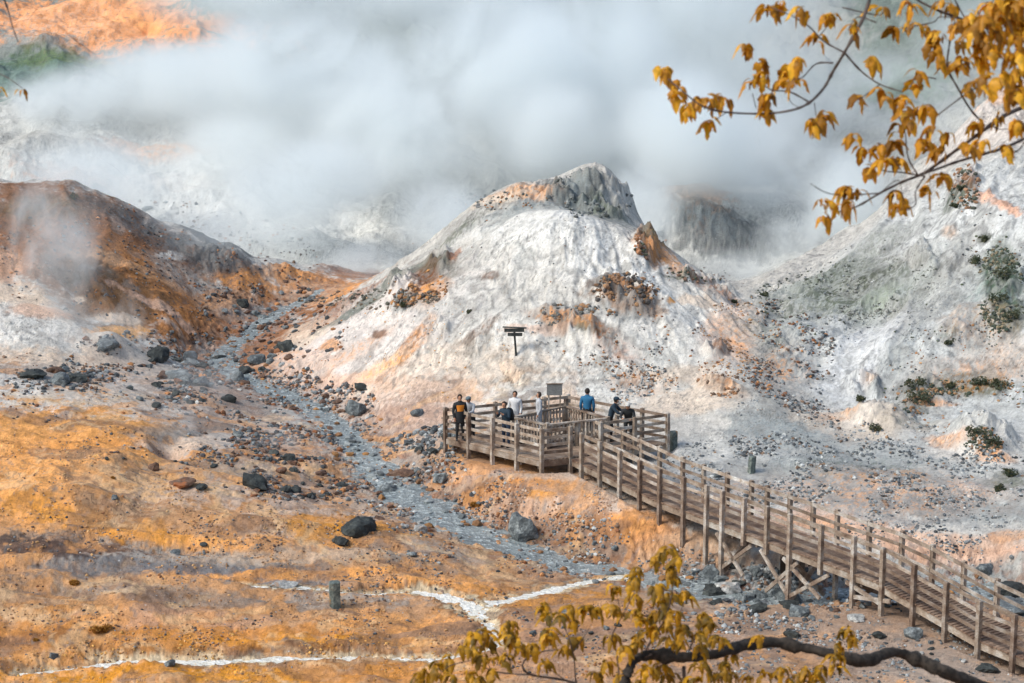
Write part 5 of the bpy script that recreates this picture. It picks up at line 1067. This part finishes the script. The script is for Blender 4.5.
branch(tree3, [(2,-6),(8,10),(12,25),(18,42)], 6.7, 6.6, .006, .003, 'twig'); branch(tree3, [(-30,60),(-8,70),(8,78),(22,88)], 6.7, 6.6, .004, .002, 'twig')
MB().tube([(.02,.02,z3*.75), tuple(at(-30,60,6.7)-tree3.location)], [.02,.005], 7).build('branch', M['twig'], tree3, True)
mb = MB(); leaf_cluster(mb, at(22,90,6.6)-tree3.location, 31, .05, 3); leaf_cluster(mb, at(-3,88,6.6)-tree3.location, 33, .05, 3); mb.build('foliage', M['leaf'], tree3, True)

# ------------------------------------------------------------------ steam
def mat_steam(name, dens, thr=.42, scale=.09):
    m = bpy.data.materials.new(name); m.use_nodes = True; t = m.node_tree; t.nodes.clear(); o = t.nodes.new('ShaderNodeOutputMaterial')
    pv = t.nodes.new('ShaderNodeVolumePrincipled'); pv.inputs['Color'].default_value = (.955,.985,.997,1); pv.inputs['Anisotropy'].default_value = .25; t.links.new(pv.outputs[0], o.inputs['Volume'])
    tc = t.nodes.new('ShaderNodeTexCoord'); ln = t.nodes.new('ShaderNodeVectorMath'); ln.operation = 'LENGTH'; t.links.new(tc.outputs['Object'], ln.inputs[0])
    fo = t.nodes.new('ShaderNodeMapRange'); fo.interpolation_type = 'SMOOTHSTEP'; fo.inputs[1].default_value = 1.0; fo.inputs[2].default_value = .35; fo.inputs[3].default_value = 0; fo.inputs[4].default_value = 1; t.links.new(ln.outputs['Value'], fo.inputs[0])
    g = t.nodes.new('ShaderNodeNewGeometry'); n = noise_node(t, scale, 6, .66, g.outputs['Position'], (1,1,.8)); n.inputs['Distortion'].default_value = 1.1
    nr = t.nodes.new('ShaderNodeMapRange'); nr.inputs[1].default_value = thr; nr.inputs[2].default_value = thr+.13; t.links.new(n.outputs[0], nr.inputs[0])
    a = t.nodes.new('ShaderNodeMath'); a.operation = 'MULTIPLY'; t.links.new(fo.outputs[0], a.inputs[0]); t.links.new(nr.outputs[0], a.inputs[1])
    b = t.nodes.new('ShaderNodeMath'); b.operation = 'MULTIPLY'; b.inputs[1].default_value = dens; t.links.new(a.outputs[0], b.inputs[0]); t.links.new(b.outputs[0], pv.inputs['Density']); return m
def steam(px, py, Y, rx, ry, depth, dens, thr=.42, scale=.09, rot=0):
    bm = bmesh.new(); bmesh.ops.create_icosphere(bm, subdivisions=3, radius=1.0); me = bpy.data.meshes.new('steam'); bm.to_mesh(me); bm.free()
    o = bpy.data.objects.new('steam', me); COL.objects.link(o); me.materials.append(mat_steam('steam', dens, thr, scale))
    o.location = at(px, py, Y); o.scale = (rx*Y/F, depth, ry*Y/F); o.rotation_euler = (0, R(rot), 0); tag(o, kind='stuff'); return o
STEAM = [ # px,py,Y,rx px,ry px,depth m,density,threshold,scale
 (430,110,126,340,125,13,.14,.38,.06),(660,90,130,260,130,13,.14,.38,.07),(180,130,128,240,80,9,.12,.38,.08),
 (400,130,116,110,80,7,.55,.43,.13),(500,60,120,110,80,8,.55,.42,.12),(300,60,122,130,60,8,.45,.43,.12),(330,180,110,80,60,5,.35,.43,.15),(440,220,105,70,50,4.5,.40,.43,.16),(600,60,122,90,90,7,.45,.43,.12),(560,130,112,90,60,5,.45,.43,.14),(680,140,113,80,90,6,.55,.42,.13),(640,210,105,50,60,4,.35,.44,.16),(760,150,114,90,80,6,.55,.42,.12),(850,200,110,60,70,5,.7,.40,.14),(800,240,106,60,36,4,.40,.42,.16),(170,80,128,120,50,7,.40,.43,.11),(60,110,126,90,50,7,.35,.43,.11),(230,150,118,90,50,5,.30,.43,.14),(100,180,111,130,60,4,.34,.36,.12),(300,180,108,110,50,4,.22,.38,.14),(260,215,109,120,56,4.5,.26,.38,.12),(370,265,103,60,30,3,.35,.42,.18),(740,268,105,60,26,3.5,.35,.42,.18),(900,100,126,100,60,8,.2,.46,.1),(980,40,128,80,60,8,.14,.45,.1),
 (300,-10,136,200,60,8,.3,.36,.08),(520,-15,136,180,60,8,.35,.36,.08),(720,-10,134,160,60,8,.3,.38,.09),(60,210,98,80,60,3,.35,.40,.2),(200,240,96,90,40,2.5,.22,.43,.2),(50,240,85,80,80,3.2,.5,.45,.28),(175,425,72,38,42,1.6,1.3,.46,.5),(110,330,80,50,45,2.2,.5,.48,.35),(205,375,77,50,36,2,.4,.49,.45),(275,450,71,34,34,1.4,.5,.50,.55),(60,310,83,46,50,2.2,.4,.47,.35)]
for a in STEAM: steam(*a)
